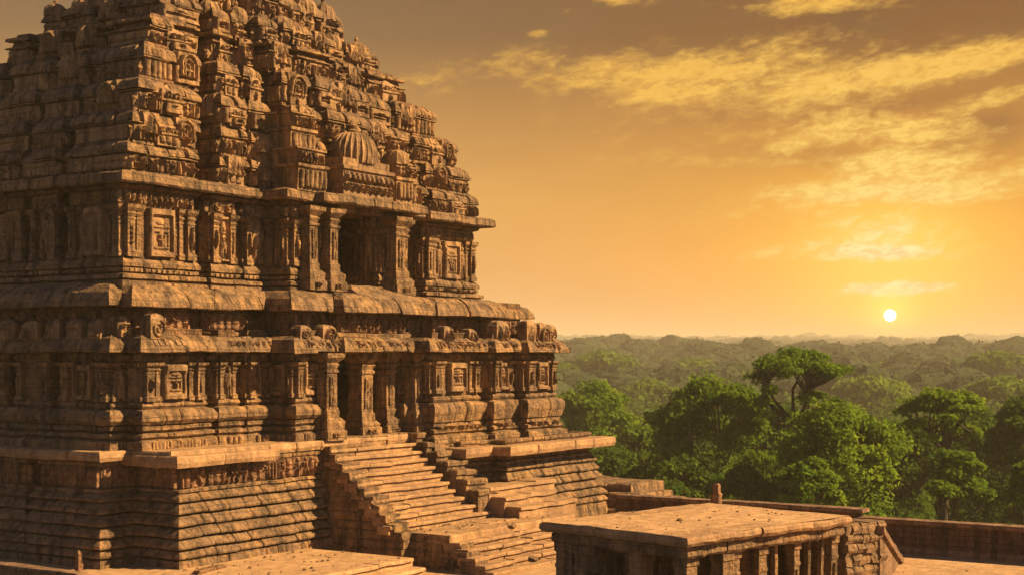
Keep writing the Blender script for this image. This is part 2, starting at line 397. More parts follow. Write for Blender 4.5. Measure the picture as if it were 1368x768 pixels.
def pilaster(parent, a, t, n, s, w, d, z0, z1, kind=0, name='pilaster', mat=None):
    m = MB(); h = z1 - z0; e = .05
    rows = [(-w / 2 - e, w / 2 + e, -.1, d + e, z0), (-w / 2 - e, w / 2 + e, -.1, d + e, z0 + .1 * h), (-w / 2 - .01, w / 2 + .01, -.1, d + .01, z0 + .13 * h), (-w / 2, w / 2, -.1, d, z0 + .16 * h),
            (-w / 2, w / 2, -.1, d, z0 + .7 * h), (-w / 2 - .02, w / 2 + .02, -.1, d + .02, z0 + .71 * h), (-w / 2 - .02, w / 2 + .02, -.1, d + .02, z0 + .74 * h), (-w / 2 + .02, w / 2 - .02, -.1, d - .01, z0 + .76 * h),
            (-w / 2 - .04, w / 2 + .04, -.1, d + .05, z0 + .82 * h), (-w / 2 + .0, w / 2 - .0, -.1, d + .0, z0 + .86 * h), (-w / 2 - .09, w / 2 + .09, -.1, d + .1, z0 + .93 * h), (-w / 2 - .1, w / 2 + .1, -.1, d + .11, z1)]
    o = (a[0] + t[0] * s, a[1] + t[1] * s); fr(o, t, n, rows, m)
    if w > .2:
        patch(m, o, t, n, -w * .3, w * .3, z0 + .18 * h, z0 + .68 * h, random.choice(['figure', 'fine', 'mixed']) if kind else 'fine', base=d - .01, res=.04)
        fr(o, t, n, [(-w * .36, w * .36, d - .02, d + .035, z0 + .02), (-w * .36, w * .36, d - .02, d + .035, z0 + .12 * h)], m)
    return m.build(name, mat or M_ST, parent, amp=.009)
def panel(parent, a, t, n, s0, s1, z0, z1, kind, base=.02, name='niche_panel', mat=None):
    m = MB(); patch(m, a, t, n, s0, s1, z0, z1, kind, base, .034); return m.build(name, mat or M_CARV, parent, amp=.007)
def storey_walls(parent, poly, z0, z1, zf, skipx=(), big='niche'):
    for a, b, L, t, n, c0, c1 in edges(poly):
        if not detailed(n, a, b): continue
        mx = (a[0] + b[0]) / 2
        if any(x0 < mx < x1 and n[1] < -.5 for x0, x1 in skipx): continue
        if L > 6: continue
        if min(a[1], b[1]) > 2 and n[1] < -.5: continue
        if L < .34: continue
        left = n[0] < -.5
        if L > .42: panel(parent, a, t, n, .02, L - .02, zf, z1, random.choice(['scroll', 'mixed', 'figures']), .05, 'carved_frieze')
        zt = zf - .02
        if L < .8:
            panel(parent, a, t, n, L * .2, L * .8, z0 + .05, zt - .1, random.choice(['figure', 'fine', 'mixed']), .02)
            for s in (.09, L - .09): pilaster(parent, a, t, n, s, .15, .07, z0, zt)
        elif L < 1.7:
            w = .24
            for s in (w * .62, L - w * .62): pilaster(parent, a, t, n, s, w, .13, z0, zt, 1)
            panel(parent, a, t, n, w * 1.35, L - w * 1.35, z0 + .04, zt - .05, random.choice([big, 'figure', big]), .0)
        else:
            w = .3
            for s in (w * .62, L - w * .62): pilaster(parent, a, t, n, s, w, .16, z0, zt, 1)
            pw = min(1.15, (L - 2 * w) * .5); c = L * .5
            for s in (w * 1.35 + .16, L - w * 1.35 - .16): pilaster(parent, a, t, n, s, .16, .08, z0, zt)
            panel(parent, a, t, n, c - pw / 2, c + pw / 2, z0 + .03, zt - .04, big, .05)
            g0, g1 = w * 1.35 + .3, c - pw / 2 - .04
            if g1 - g0 > .2:
                panel(parent, a, t, n, g0, g1, z0 + .05, zt - .1, 'figure', .0); panel(parent, a, t, n, L - g1, L - g0, z0 + .05, zt - .1, 'figure', .0)
storey_walls(lo, P_lo, 4.93, 6.42, 6.14, skipx=((9.3, 13.6),), big='niche')

# porch columns of the lower doorway
def column(parent, x, y, w, z0, zb, z1, name='porch_column'):
    m = MB(); o = (x, y); t = (1, 0); n = (0, -1); k = w / 2
    def r(e, z): return (-k - e, k + e, -k - e, k + e, z)
    h = z1 - zb
    fr(o, t, n, [r(.24, z0), r(.24, z0 + .32), r(.18, z0 + .36), r(.2, zb - .12), r(.1, zb)], m)
    fr(o, t, n, [r(.06, zb + .001), r(.06, zb + .1 * h), r(0, zb + .13 * h), r(0, zb + .68 * h), r(.05, zb + .7 * h), r(.05, zb + .735 * h), r(-.01, zb + .75 * h), r(.07, zb + .82 * h), r(.02, zb + .85 * h), r(.2, zb + .93 * h), r(.22, z1)], m)
    for tt, nn in (((1, 0), (0, -1)), ((0, -1), (-1, 0))):
        patch(m, o, tt, nn, -w * .32, w * .32, zb + .17 * h, zb + .65 * h, 'fine', base=k - .005, res=.04)
        patch(m, o, tt, nn, -w * .5, w * .5, z0 + .05, z0 + .3, 'mixed', base=k + .22, res=.04)
    return m.build(name, M_ST, parent, amp=.016)
dl = empty('lower_doorway', temple)
column(dl, 9.0, -1.25, .55, 3.44, 4.2, 6.42); column(dl, 11.35, -.9, .62, 3.44, 4.0, 6.42); column(dl, 13.0, -.75, .5, 3.44, 4.1, 6.42); column(dl, 13.95, -1.35, .5, 3.44, 4.35, 6.42)
mb = MB(); box(mb, 9.3, 13.6, -1.3, 2.5, 6.42, 6.75); mb.build('lintel', M_ST, dl); mb = MB(); box(mb, 9.3, 13.6, -1.6, -.6, 3.45, 3.52); mb.build('threshold', M_ST, dl)
mb = MB(); fr((9.3, 3.9), (1, 0), (0, -1), [(0, .35, -.2, .15, 3.4), (0, .35, -.2, .15, 6.45)], mb); mb.build('door_jamb', M_CORE, dl); 
mb = MB(); box(mb, 9.0, 14.4, -1.2, 4.4, 3.2, 3.44); mb.build('porch_floor', M_STEP, dl)

# lower eave and the shrine-like blocks on it
P_le = [(1.2, YB), (1.2, .75), (1.75, .75), (1.75, .0), (4.4, 0), (4.4, .45), (5.0, .45), (5.0, 0), (7.4, 0), (7.6, 0), (7.6, -1), (9.9, -1), (9.9, -1.3), (13.9, -1.3), (13.9, -2.0), (17.3, -2), (17.3, -1.7), (17.8, -1.7), (17.8, -2.3), (19.2, -2.3), (19.2, -1.9), (19.6, -1.9), (19.6, -2.7), (21.75, -2.7), (21.75, YB)]
mb = MB(); course(mb, P_le, [(.1, 6.98), (.3, 6.86), (.5, 6.6), (.53, 6.47), (.47, 6.44), (.1, 6.5)], bl=(.5, 1.1), jit=.035, zj=.02, rnd=.035)
mb.build('lower_eave', M_ST, lo, amp=.028)
for a, b, L, t, n, c0, c1 in edges(P_le):
    if n[1] < -.5 and L > .5:
        m = MB(); patch(m, a, t, n, .1, L - .1, 6.58, 6.9, random.choice(['scroll', 'dentil', 'mixed']), .22, .04, lean=.24); m.build('eave_carving', M_CARV, lo, amp=.01)
# attic band between the two eaves
P_at = [(1.5, YB), (1.5, 1.1), (2.2, 1.1), (2.2, .5), (4.2, .5), (4.2, 1.0), (5.2, 1.0), (5.2, .5), (7.0, .5), (7.0, .9), (8.0, .9), (8.0, -.5), (10.0, -.5), (10, -.9), (14.0, -.9), (14.0, -.6), (15.4, -.6), (15.4, -1.0), (17.6, -1.0), (17.6, -.8), (22.2, -.8), (22.2, YB)]
mb = MB(); core(mb, P_at, [(0, 6.8), (0, 8.5)]); mb.build('attic_wall', M_CORE, lo)
band(lo, P_at, 7.12, 7.82, ['mixed', 'figures', 'mixed'], M_RED, 'attic_frieze', base=.03)
mb = MB(); course(mb, P_at, [(.12, 7.14), (.2, 7.1), (.2, 7.0), (.1, 6.95)], jit=.02, bl=(.5, 1.0)); mb.build('attic_sill', M_ST, lo)
# little antefix shrines sitting on the lower eave
def antefix(parent, x, y, t, n, w, h, z, kind='arch'):
    m = MB(); fr((x, y), t, n, [(-w / 2, w / 2, -.35, .1, z), (-w / 2, w / 2, -.35, .1, z + h * .75), (-w * .36, w * .36, -.3, .02, z + h * .93), (-w * .15, w * .15, -.25, -.05, z + h)], m)
    patch(m, (x, y), t, n, -w * .48, w * .48, z + .02, z + h * .82, kind, .08, .035); return m.build('antefix', M_CARV, parent, amp=.02)
for x, y, w, h in ((1.45, .55, .5, .72), (2.1, -.25, .6, .78), (8.0, -1.1, .55, .5), (9.2, -1.15, .7, .55), (15.0, -2.1, .6, .6), (16.6, -2.1, .5, .5), (18.4, -2.3, .9, .85), (19.9, -2.7, .7, .9), (20.8, -2.75, .75, .8), (21.5, -2.7, .6, .75)):
    antefix(lo, x, y, (1, 0), (0, -1), w, h, 6.85, random.choice(['arch', 'leaf', 'scroll']))
for y, w, h in ((1.1, .5, .6), (2.0, .7, .6), (3.0, .6, .65), (4.1, .8, .6), (5.2, .7, .65), (6.4, .9, .6), (7.6, .8, .6)):
    antefix(lo, .95, y, (0, -1), (-1, 0), w, h, 6.85, random.choice(['leaf', 'ashlar']))
# mid eave (broad curved stone shade)
P_me = [(1.5, YB), (1.5, 1.1), (2.0, 1.1), (2.0, .65), (5.0, .65), (5.0, 1.0), (5.6, 1.0), (5.6, .65), (8.0, .65), (8.0, -.5), (10.3, -.5), (10.3, -.9), (14.9, -.9), (14.9, -.3), (15.7, -.3), (15.7, -1.0), (19.3, -1.0), (19.3, 3), (21.7, 3), (21.7, YB)]
mb = MB(); course(mb, P_me, [(.02, 8.56), (.25, 8.5), (.55, 8.28), (.72, 7.98), (.74, 7.86), (.66, 7.83), (.2, 7.9)], bl=(.7, 1.5), jit=.04, zj=.02, rnd=.03); core(mb, P_me, [(.1, 8.0), (.05, 8.54)])
mb.build('middle_eave', M_ST, lo, amp=.028)
mb = MB(); core(mb, [(19.9, 6), (19.9, -.75), (22.9, -.75), (22.9, 6)], [(.0, 7.9), (.2, 7.86), (.22, 7.94), (.14, 8.16), (-.02, 8.34), (-.3, 8.44), (-.6, 8.47)]); mb.build('middle_eave', M_ST, lo)

# ---- upper storey
up = empty('upper_storey', temple)
UL = leftside(1.94, 1, [(3.4, 4.0), (5.2, 5.6), (7.4, 8.0)], .7)
P_up = [(1.94, YB)] + UL + [(1.94, 1), (4.9, 1), (4.9, 1.7), (5.75, 1.7), (5.75, 1), (6.85, 1), (6.85, 1.7), (7.35, 1.7), (7.35, 1), (8.6, 1), (8.6, .0), (10.75, .0), (10.75, 6), (16.5, 6), (16.5, 2.2), (14.5, 2.2), (14.5, .75), (13.5, .75), (13.5, .0), (14.75, .0), (14.75, .5), (15.6, .5), (15.6, 1.8), (17.9, 1.8), (17.9, 1.0), (21.3, 1.0), (21.3, YB)]
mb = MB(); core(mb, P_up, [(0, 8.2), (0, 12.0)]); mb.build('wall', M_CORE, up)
UpL = P_up[:-10][:]; 
Up_left = [(1.94, YB)] + UL + [(1.94, 1), (4.9, 1), (4.9, 1.7), (5.75, 1.7), (5.75, 1), (6.85, 1), (6.85, 1.7), (7.35, 1.7), (7.35, 1), (8.6, 1), (8.6, .0), (10.7, .0), (10.7, 4)]
Up_right = [(13.55, 4), (13.55, .0), (14.75, .0), (14.75, .5), (15.6, .5), (15.6, 1.8), (17.9, 1.8), (17.9, 1.0), (21.3, 1.0), (21.3, YB)]
for P in (Up_left, Up_right):
    mb = MB()
    for pr in ([(.02, 9.42), (.1, 9.38), (.22, 9.22), (.2, 9.12)], [(.05, 9.1), (.16, 9.06), (.17, 8.96), (.08, 8.92)], [(.12, 8.9), (.3, 8.86), (.32, 8.74), (.2, 8.7)], [(.2, 8.68), (.36, 8.64), (.4, 8.5), (.36, 8.4)]):
        course(mb, P, pr, bl=(.5, 1.2), jit=.02)
    mb.build('base_moulding', M_ST, up, amp=.024)
for P in (Up_left, Up_right): band(up, P, 8.9, 9.1, ['dentil', 'dentil', 'mixed'], M_CARV, 'carved_frieze', base=.12, minl=.4)
storey_walls(up, P_up, 9.42, 11.52, 11.08, skipx=((10.75, 13.5),))
du = empty('upper_doorway', temple)
mb = MB(); box(mb, 10.6, 13.6, -.2, 3.2, 11.5, 11.9); mb.build('lintel', M_ST, du)
mb = MB(); box(mb, 13.36, 13.48, .3, .7, 8.6, 11.5); mb.build('door_jamb', M_CORE, du)
mb = MB(); box(mb, 10.6, 13.6, -.2, 6.1, 8.4, 8.6); mb.build('porch_floor', M_STEP, du)
column(du, 10.35, -.3, .42, 8.6, 9.3, 11.5); column(du, 9.25, -.3, .42, 8.6, 9.3, 11.5); column(du, 14.1, -.35, .55, 8.6, 9.2, 11.5); column(du, 15.15, .15, .36, 8.6, 9.3, 11.5)
# slanting block stair slab before the upper door
mb = MB(); fr((10.9, -.8), (1, 0), (0, -1), [(0, 3.6, -1.2, .5, 8.3), (0, 3.7, -1.2, .35, 8.5), (.1, 2.4, -1.2, .0, 8.72), (.3, 1.6, -1.2, -.2, 8.86)], mb); mb.build('door_sill', M_ST, du, amp=.04)

# cornice on the upper storey
P_co = [(1.94, YB)] + UL[:4] + [(1.94, 1), (4.9, 1), (4.9, 1.2), (5.75, 1.2), (5.75, 1), (8.5, 1), (8.5, .0), (10.75, -.1), (15.0, -.1), (15.0, .4), (15.9, .4), (15.9, 1.1), (17.7, 1.1), (17.7, .8), (21.3, .8), (21.3, YB)]
P_co = [(1.94, YB), (1.94, 1), (4.9, 1), (4.9, 1.25), (5.6, 1.25), (5.6, 1), (8.4, 1), (8.4, .0), (9.9, .0), (9.9, -.35), (15.1, -.35), (15.1, .4), (16.0, .4), (16.0, 1.1), (17.7, 1.1), (17.7, .7), (21.3, .7), (21.3, YB)]
mb = MB(); course(mb, P_co, [(.3, 12.06), (.46, 12.0), (.5, 11.74), (.44, 11.68), (.2, 11.7)], bl=(.8, 1.7), jit=.04, zj=.02, back=-1, rnd=.02); core(mb, P_co, [(.2, 11.72), (.2, 12.04)])
mb.build('cornice', M_ST, up, amp=.03)
mb = MB(); course(mb, P_up, [(.1, 11.7), (.22, 11.66), (.16, 11.56), (.05, 11.52)], jit=.01); mb.build('bracket_course', M_CORE, up)

# ---- tower
AMP[0] = 1.9
BAYS = [(0, .15, 0), (.205, .268, -.1), (.29, .345, .0), (.37, .452, -.75), (.468, .60, -1.0), (.615, .675, -.7), (.715, .80, -.1), (.835, 1, 0)]
T = [(12.05, 13.02, 2.05, 21.5, .95, 10.8, 'arch', 'leaf'), (13.02, 14.05, 2.4, 21.15, 1.1, 10.5, 'scroll', 'barrel'), (14.05, 15.17, 2.85, 20.45, 1.3, 10.2, 'mixed', 'barrel'), (15.17, 16.38, 3.4, 19.4, 1.65, 9.8, 'flute', 'barrel'),
     (16.38, 17.5, 4.1, 17.9, 2.1, 9.2, 'leaf', 'fine'), (17.5, 18.5, 5.0, 16.8, 2.6, 8.4, 'flute', 'barrel'), (18.5, 19.7, 6.0, 15.3, 3.2, 7.6, 'flute', 'barrel'), (19.7, 20.8, 7.3, 14.0, 3.9, 7.0, 'arch', 'barrel')]
for ti, (z0, z1, xl, xr, yf, yb, k1, k2) in enumerate(T):
    tt = empty('tower_tier', temple); s = (xr - xl) / 19.4; W = xr - xl; D = 1.2 * s; h = z1 - z0
    fp = []
    for i, (u0, u1, dy) in enumerate(BAYS):
        y = yf + dy * s
        if i: fp.append((xl + W * u0, yf + D + (dy * s if dy < -.2 else 0) * .6)); 
        fp += [(xl + W * u0, y), (xl + W * u1, y)]
        if i < len(BAYS) - 1: fp.append((xl + W * u1, yf + D + (BAYS[i + 1][2] * s if BAYS[i + 1][2] < -.2 else 0) * .6))
    Ly = yb - yf
    lc = [(yf + Ly * .28, yf + Ly * .34), (yf + Ly * .5, yf + Ly * .55), (yf + Ly * .78, yf + Ly * .84)]
    P = [(xl, yb)] + leftside(xl, yf, lc, .4) + fp + [(xr, yb)]
    # drop doubled points
    Q = []
    for p in P:
        if not Q or math.dist(p, Q[-1]) > .03: Q.append(p)
    P = Q
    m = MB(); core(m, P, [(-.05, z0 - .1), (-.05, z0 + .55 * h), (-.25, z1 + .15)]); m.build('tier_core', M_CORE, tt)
    m = MB()
    course(m, P, [(.02, z0 + .09 * h), (.05, z0 + .07 * h), (.05, z0 + .0)], bl=(.5, 1.2), jit=.015, zj=.01)
    course(m, P, [(.0, z0 + .69 * h), (.07, z0 + .675 * h), (.08, z0 + .64 * h), (.0, z0 + .62 * h)], bl=(.6, 1.3), jit=.02, zj=.012)
    if k2 == 'barrel' or ti == 0:
        course(m, P, [(-.3, z1 + .03)] + [(-.34 + .42 * math.sin(a), z0 + .69 * h + (.37 * h) * math.cos(a)) for a in (.2, .5, .8, 1.1, 1.35, 1.55)] + [(.08, z0 + .69 * h)], bl=(.55, 1.05), jit=.06, zj=.05, rnd=.13, back=-.6)
    else: course(m, P, [(-.12, z1 + .02), (.03, z1 - .02), (.04, z1 - .12), (-.06, z1 - .15)], bl=(.4, .9), jit=.03)
    m.build('tier_moulding', M_ST, tt, amp=.03)
    for a, b, L, t, n, c0, c1 in edges(P):
        if L < .22 or not detailed(n, a, b): continue
        front = n[1] < -.5; nseg = max(1, round(L / (1.25 if front else 2.2)))
        m = MB()
        for i in range(nseg):
            s0, s1 = L * i / nseg + .03, L * (i + 1) / nseg - .03
            if front: kk = random.choice([k1, k1, 'niche', 'mixed', 'arch'])
            else: kk = random.choice([k1, 'mixed', 'ashlar', 'ashlar'])
            AMP[0] = 1.5 if front else 1.1
            patch(m, a, t, n, s0, s1, z0 + .1 * h, z0 + .61 * h, kk, .0, .036, er=.016)
            if L > .5 and (front or random.random() < .4):
                r_ = random.random()
                if r_ < .3:
                    w = min(s1 - s0, .8 * h); c = (s0 + s1) / 2
                    patch(m, a, t, n, c - w * .45, c + w * .45, z0 + .3 * h, z1 + .02, random.choice(['arch', 'leaf']), .1, .036, lean=.05, er=.03)
                elif r_ < .35: patch(m, a, t, n, s0, s1, z0 + .7 * h, z1 - .04, 'flute', -.1, .042, lean=.17, er=.03)
        m.build('tier_carving', M_CARV, tt, amp=.018)
    # miniature shrines standing proud at the bays of the front
    for i, (u0, u1, dy) in enumerate(BAYS):
        if random.random() < .35 and ti: continue
        x0 = xl + W * u0; x1 = xl + W * u1; y = yf + dy * s; n_ = max(1, round((x1 - x0) / 2.6))
        for q in range(n_):
            if ti == 0 and i in (0, 4): continue
            w = min(.95, (x1 - x0) / n_ * .6); cx_ = x0 + (x1 - x0) * (q + .5) / n_ + random.uniform(-.05, .05); hh = h * random.uniform(.7, .95)
            m = MB(); o = (cx_, y - .02); k = w / 2
            rows = [(-k, k, -.3, .16, z0 + .02), (-k, k, -.3, .16, z0 + hh * .42), (-k - .05, k + .05, -.3, .22, z0 + hh * .46), (-k - .05, k + .05, -.3, .22, z0 + hh * .52), (-k * .9, k * .9, -.3, .12, z0 + hh * .56),
                    (-k * 1.0, k * 1.0, -.3, .17, z0 + hh * .68), (-k * .8, k * .8, -.3, .1, z0 + hh * .84), (-k * .35, k * .35, -.25, .0, z0 + hh * .95), (-k * .12, k * .12, -.2, -.06, z0 + hh * 1.03)]
            fr(o, (1, 0), (0, -1), rows, m, seg=.12)
            patch(m, o, (1, 0), (0, -1), -k * .8, k * .8, z0 + .06, z0 + hh * .42, random.choice(['figure', 'niche', 'flute']), .15, .035)
            patch(m, o, (1, 0), (0, -1), -k * .75, k * .75, z0 + hh * .53, z0 + hh * .8, 'arch', .13, .035)
            m.build('miniature_shrine', M_CARV, tt, amp=.035)
def ribdome(parent, x, y, z, r, h, ribs=14, name='ribbed_dome', sy=1.0, flare=.1):
    m = MB(); N = ribs * 6; rings = []
    for k in range(15):
        a = k / 14; rr = r * (1.0 + flare * math.sin(a * 3.14)) * math.cos(a * math.pi / 2 * .96) ** .62; zz = z + h * math.sin(a * math.pi / 2) ** 1.1
        rings.append([(x + rr * (1 - .07 * abs(math.sin(ribs * th / 2)) ** .5) * math.cos(th), y + sy * rr * (1 - .07 * abs(math.sin(ribs * th / 2)) ** .5) * math.sin(th), zz) for th in [2 * math.pi * i / N for i in range(N)]])
    loft(m, rings)
    rings = [[(x + q * r * math.cos(th), y + sy * q * r * math.sin(th), z + h * zz) for th in [math.pi * i / 8 for i in range(16)]] for q, zz in ((.16, .97), (.24, 1.05), (.12, 1.12), (.2, 1.22), (.14, 1.32), (.03, 1.45))]
    loft(m, rings); return m.build(name, M_CARV, parent, amp=.03)
# central shrine above the porch with its ribbed dome
cs = empty('central_roof_shrine', temple)
mb = MB(); core(mb, [(10.7, 1.5), (10.7, -.65), (13.6, -.65), (13.6, 1.5)], [(0, 12.03), (0, 12.2), (-.04, 12.22), (-.04, 12.95), (.06, 12.98), (.06, 13.1), (-.1, 13.14), (-.1, 13.4)])
patch(mb, (10.7, -.65), (1, 0), (0, -1), .05, 2.85, 12.2, 12.55, 'scroll', .03); patch(mb, (10.7, -.65), (1, 0), (0, -1), .05, 2.85, 12.58, 12.94, 'leaf', .0); mb.build('shrine_base', M_CARV, cs)
ribdome(cs, 12.15, .1, 13.3, 1.0, 1.15, 26, sy=.8, flare=.15)
for x, y, r, z, dm in ((9.25, -.05, .75, 12.2, 0), (9.3, .35, .62, 13.5, 0), (14.7, -.1, .5, 12.3, 1), (15.6, .3, .42, 12.3, 0), (15.3, .6, .5, 13.4, 0)):
    m = MB(); core(m, [(x - r, y + 1.2), (x - r, y - r * .5), (x + r, y - r * .5), (x + r, y + 1.2)], [(0, 12.03), (0, z + .6), (.08, z + .64), (.08, z + .74), (-.08, z + .78), (-.05, z + 1.2), (.04, z + 1.24), (.03, z + 1.3)])
    patch(m, (x - r, y - r * .5), (1, 0), (0, -1), .05, 2 * r - .05, z - .1, z + .58, 'flute', .02); patch(m, (x - r, y - r * .5), (1, 0), (0, -1), .05, 2 * r - .05, z + .78, z + 1.2, 'mixed', .0)
    m.build('shrine_base', M_CARV, cs, amp=.03)
    if dm: ribdome(cs, x, y + .1, z + 1.26, r * .95, r * 1.1, 10)
mb = MB()
tt = empty('tower_crown', temple)
core(mb, [(8.2, 6.6), (8.2, 4.4), (13.7, 4.4), (13.7, 6.6)], [(0, 20.6), (0, 21.4), (.2, 21.5), (.2, 21.7), (-.1, 21.8)]); mb.build('crown_base', M_ST, tt)
for x in (9.2, 10.95, 12.7): ribdome(tt, x, 5.5, 21.7, .95, 1.7, 16)
# fluted barrel stones on the high tiers (the bulging ribs at the top of the picture)
for ti, r in ((5, .5), (6, .6)):
    z0, z1, xl, xr, yf, yb = T[ti][:6]
    for u in (.07, .22, .34, .5, .64, .78, .93):
        x = xl + (xr - xl) * u; dy = -.55 if .36 < u < .62 else 0
        ribdome(tt, x + random.uniform(-.1, .1), yf + dy * .8 + .35, z1 - .3, r * random.uniform(.8, 1.1), r * 1.15, 12, name='ribbed_finial')
for ti in (5, 6):
    z0, z1, xl, xr, yf, yb = T[ti][:6]
    for u in (.1, .3, .5, .7, .95): ribdome(tt, xl + .3, yf + (yb - yf) * u, z1 - .12, .4, .45, 10, name='ribbed_finial')
    for u in (.3, .7): ribdome(tt, xr - .25, yf + (yb - yf) * u, z1 - .12, .35, .4, 10, name='ribbed_finial')

AMP[0] = 1.2
# ================================================================== STAIRS
stair = empty('stone_staircase'); tag(stair, 'worn stone staircase climbing in two flights to the temple porch', 'staircase')
def steprow(name, x0, x1, yf, yb, zt, th, parent, bl=(1.2, 2.6), mat=M_STEP, jx=.0, amp=.016):
    m = MB(); x = x0 + random.uniform(-jx, jx)
    while x < x1 - .02:
        e = min(x1, x + random.uniform(*bl)); 
        if x1 - e < .35: e = x1
        dz = random.uniform(-.02, .012); dy = random.uniform(-.03, .03)
        fr((x + .006, yf + dy), (1, 0), (0, -1), [(0, e - x - .012, yf - yb, -.09, zt - th + dz), (0, e - x - .012, yf - yb, -.085, zt - .11 + dz), (0, e - x - .012, yf - yb, -.0, zt - .10 + dz), (0, e - x - .012, yf - yb, 0.0, zt - .03 + dz), (.015, e - x - .03, yf - yb, -.03, zt + dz)], m, seg=.15); x = e
    return m.build(name, mat, parent, amp=amp)
NU = 11; zt0 = 3.43; ztop = .5; rise = (zt0 - ztop) / NU; run = .3
for i in range(NU):
    y = -1.62 - run * i; xe = (13.3 if i > 1 else 14.3) if i < 8 else 14.0 + (i - 7) * 1.3
    steprow('step', 8.5 - .02 * i, xe, y - .02, y + .55 if i else -.9, zt0 - rise * (i + .0) - .02, rise + .02, stair, jx=.06)
# flank courses (left side) from ground to the steps
m = MB()
for k in range(15):
    z1_ = 3.25 - k * .27; 
    if z1_ < -.5: break
    yend = -1.7 - run * min(NU, (zt0 - z1_) / rise) 
    y = -1.35
    while y > yend + .05:
        e = max(yend, y - random.uniform(.4, 1.0)); x = 8.42 + random.uniform(-.07, .05)
        fr((x, y - .008), (0, -1), (-1, 0), [(0, y - e - .016, -.9, .0, z1_ - .262), (0, y - e - .016, -.9, .02, z1_ - .13), (.01, y - e - .026, -.9, -.01, z1_ - .008)], m, seg=.1); y = e
m.build('flank_wall', M_ST, stair, amp=.045)
m = MB(); box(m, 8.6, 16.5, -4.8, -1.3, -.9, .45); 
for i in range(NU): box(m, 8.7, 14.2, -1.62 - run * i + .1, -1.3, .4, zt0 - rise * i - .25) if zt0 - rise * i - .25 > .5 else None
m.build('stair_core', M_CORE, stair, amp=0)
# stepped balustrade right of the upper flight
m = MB(); 
for i in range(7):
    ya = -1.5 - .42 * i; yb_ = ya - .42; z = 3.5 - .33 * i; x0 = 13.3 + .06 * i
    fr((x0, yb_), (1, 0), (0, -1), [(0, 1.15, yb_ - ya - .05, 0, -.9), (0, 1.15, yb_ - ya - .05, 0, z - .2), (-.04, 1.22, yb_ - ya - .05, .07, z - .18), (-.04, 1.22, yb_ - ya - .05, .07, z - .04), (0, 1.15, yb_ - ya, .03, z)], m, seg=.2)
m.build('balustrade', M_ST, stair, amp=.045)
m = MB()
for i, (ya, yb_, z, xe) in enumerate([(-3.3, -4.5, 1.55, 18.0), (-4.5, -5.1, 1.22, 17.6), (-5.1, -5.7, .9, 17.4)]):
    x = 14.3 + .1 * i
    while x < xe:
        e = x + random.uniform(1.1, 1.8); fr((x, yb_), (1, 0), (0, -1), [(0, e - x - .02, yb_ - ya - .1, -.04, -.9), (0, e - x - .02, yb_ - ya - .1, -.04, z - .13), (0, e - x - .02, yb_ - ya - .1, .04, z - .12), (.0, e - x - .02, yb_ - ya, .02, z + random.uniform(-.02, .02))], m, seg=.4); x = e
m.build('side_ledge', M_STEP, stair, amp=.035)
# middle landing and lower flight
m = MB()
for ix, (xa, xb) in enumerate(((8.95, 10.4), (10.4, 12.6), (12.6, 14.7), (14.7, 17.0))):
    for (ya, yb_) in ((-4.7, -5.6), (-5.6, -6.5)):
        dz = random.uniform(-.015, .015); fr((xa + .01, yb_ + .01), (1, 0), (0, -1), [(0, xb - xa - .02, yb_ - ya + .02, 0, .2), (0, xb - xa - .02, yb_ - ya + .02, 0, .46 + dz), (.02, xb - xa - .04, yb_ - ya + .03, -.02, .5 + dz)], m, seg=.3)
m.build('landing', M_STEP, stair, amp=.025)
m = MB(); box(m, 9.2, 16.8, -6.4, -4.5, -.9, .2); m.build('landing_core', M_CORE, stair, amp=0)
NL = 6
for i in range(NL):
    y = -6.5 - .4 * i; steprow('step', 8.95 - .12 * i, 12.6 + .1 * i, y - .38, y + .3, .28 - .2 * i, .26, stair, bl=(.8, 1.9), jx=.1, amp=.022)
    steprow('step', 12.75 + .1 * i, 17.2 + .1 * i, y - .38 + .12, y + .3, .26 - .2 * i, .26, stair, bl=(.8, 1.9), jx=.08, amp=.028)
m = MB()
for k in range(5):
    z1_ = .48 - k * .24; yend = -6.5 - .42 * k; y = -4.6
    while y > yend + .05:
        e = max(yend, y - random.uniform(.5, 1.1)); x = 8.92 + random.uniform(-.05, .05) - (.1 * k if y < -6.5 else 0)
        fr((x, y - .008), (0, -1), (-1, 0), [(0, y - e - .016, -.7, .0, z1_ - .235), (0, y - e - .016, -.7, .02, z1_ - .12), (.01, y - e - .026, -.7, -.01, z1_ - .008)], m, seg=.1); y = e
m.build('flank_wall', M_ST, stair, amp=.045)

# ================================================================== GROUND PIECES
GZ = -.62
m = MB(); box(m, -2.6, 7.05, -6.4, 14, -.9, 0.0); o = m.build('terrace_upper', M_FLOOR, None, amp=0); tag(o, kind='structure')
m = MB(); steprow('terrace_edge', -2.6, 7.0, -6.98, -6.2, -.26, .4, None, bl=(1.0, 2.4), mat=M_FLOOR, amp=.03); bpy.data.objects['terrace_edge']['kind'] = 'structure'
o = steprow('terrace_edge', -2.6, 7.0, -6.5, -5.9, .012, .26, None, bl=(1.0, 2.4), mat=M_FLOOR, amp=.025); tag(o, kind='structure')
def sheet(name, pts, z, mat, zb):
    m = MB(); loft(m, [[(x, y, zb) for x, y in pts], [(x, y, z) for x, y in pts]]); o = m.build(name, mat, None, amp=0); tag(o, kind='structure'); return o
WX = at(1190, 737, GZ)[0]
M_LOWBOUNCE = stone('dark_low_bounce_ground', (.07, .075, .03, 1), (.09, .065, .035, 1), (.04, .04, .02, 1), joints=0, bump=.3, dirt=.2)  # ground out of view, made dark to cut light bounced onto shaded walls
sheet('ground', [(-60, -60), (WX, -60), (WX, -9.5), (30, -9.5), (30, 40), (-60, 40)], GZ - .03, M_LOWBOUNCE, -6)
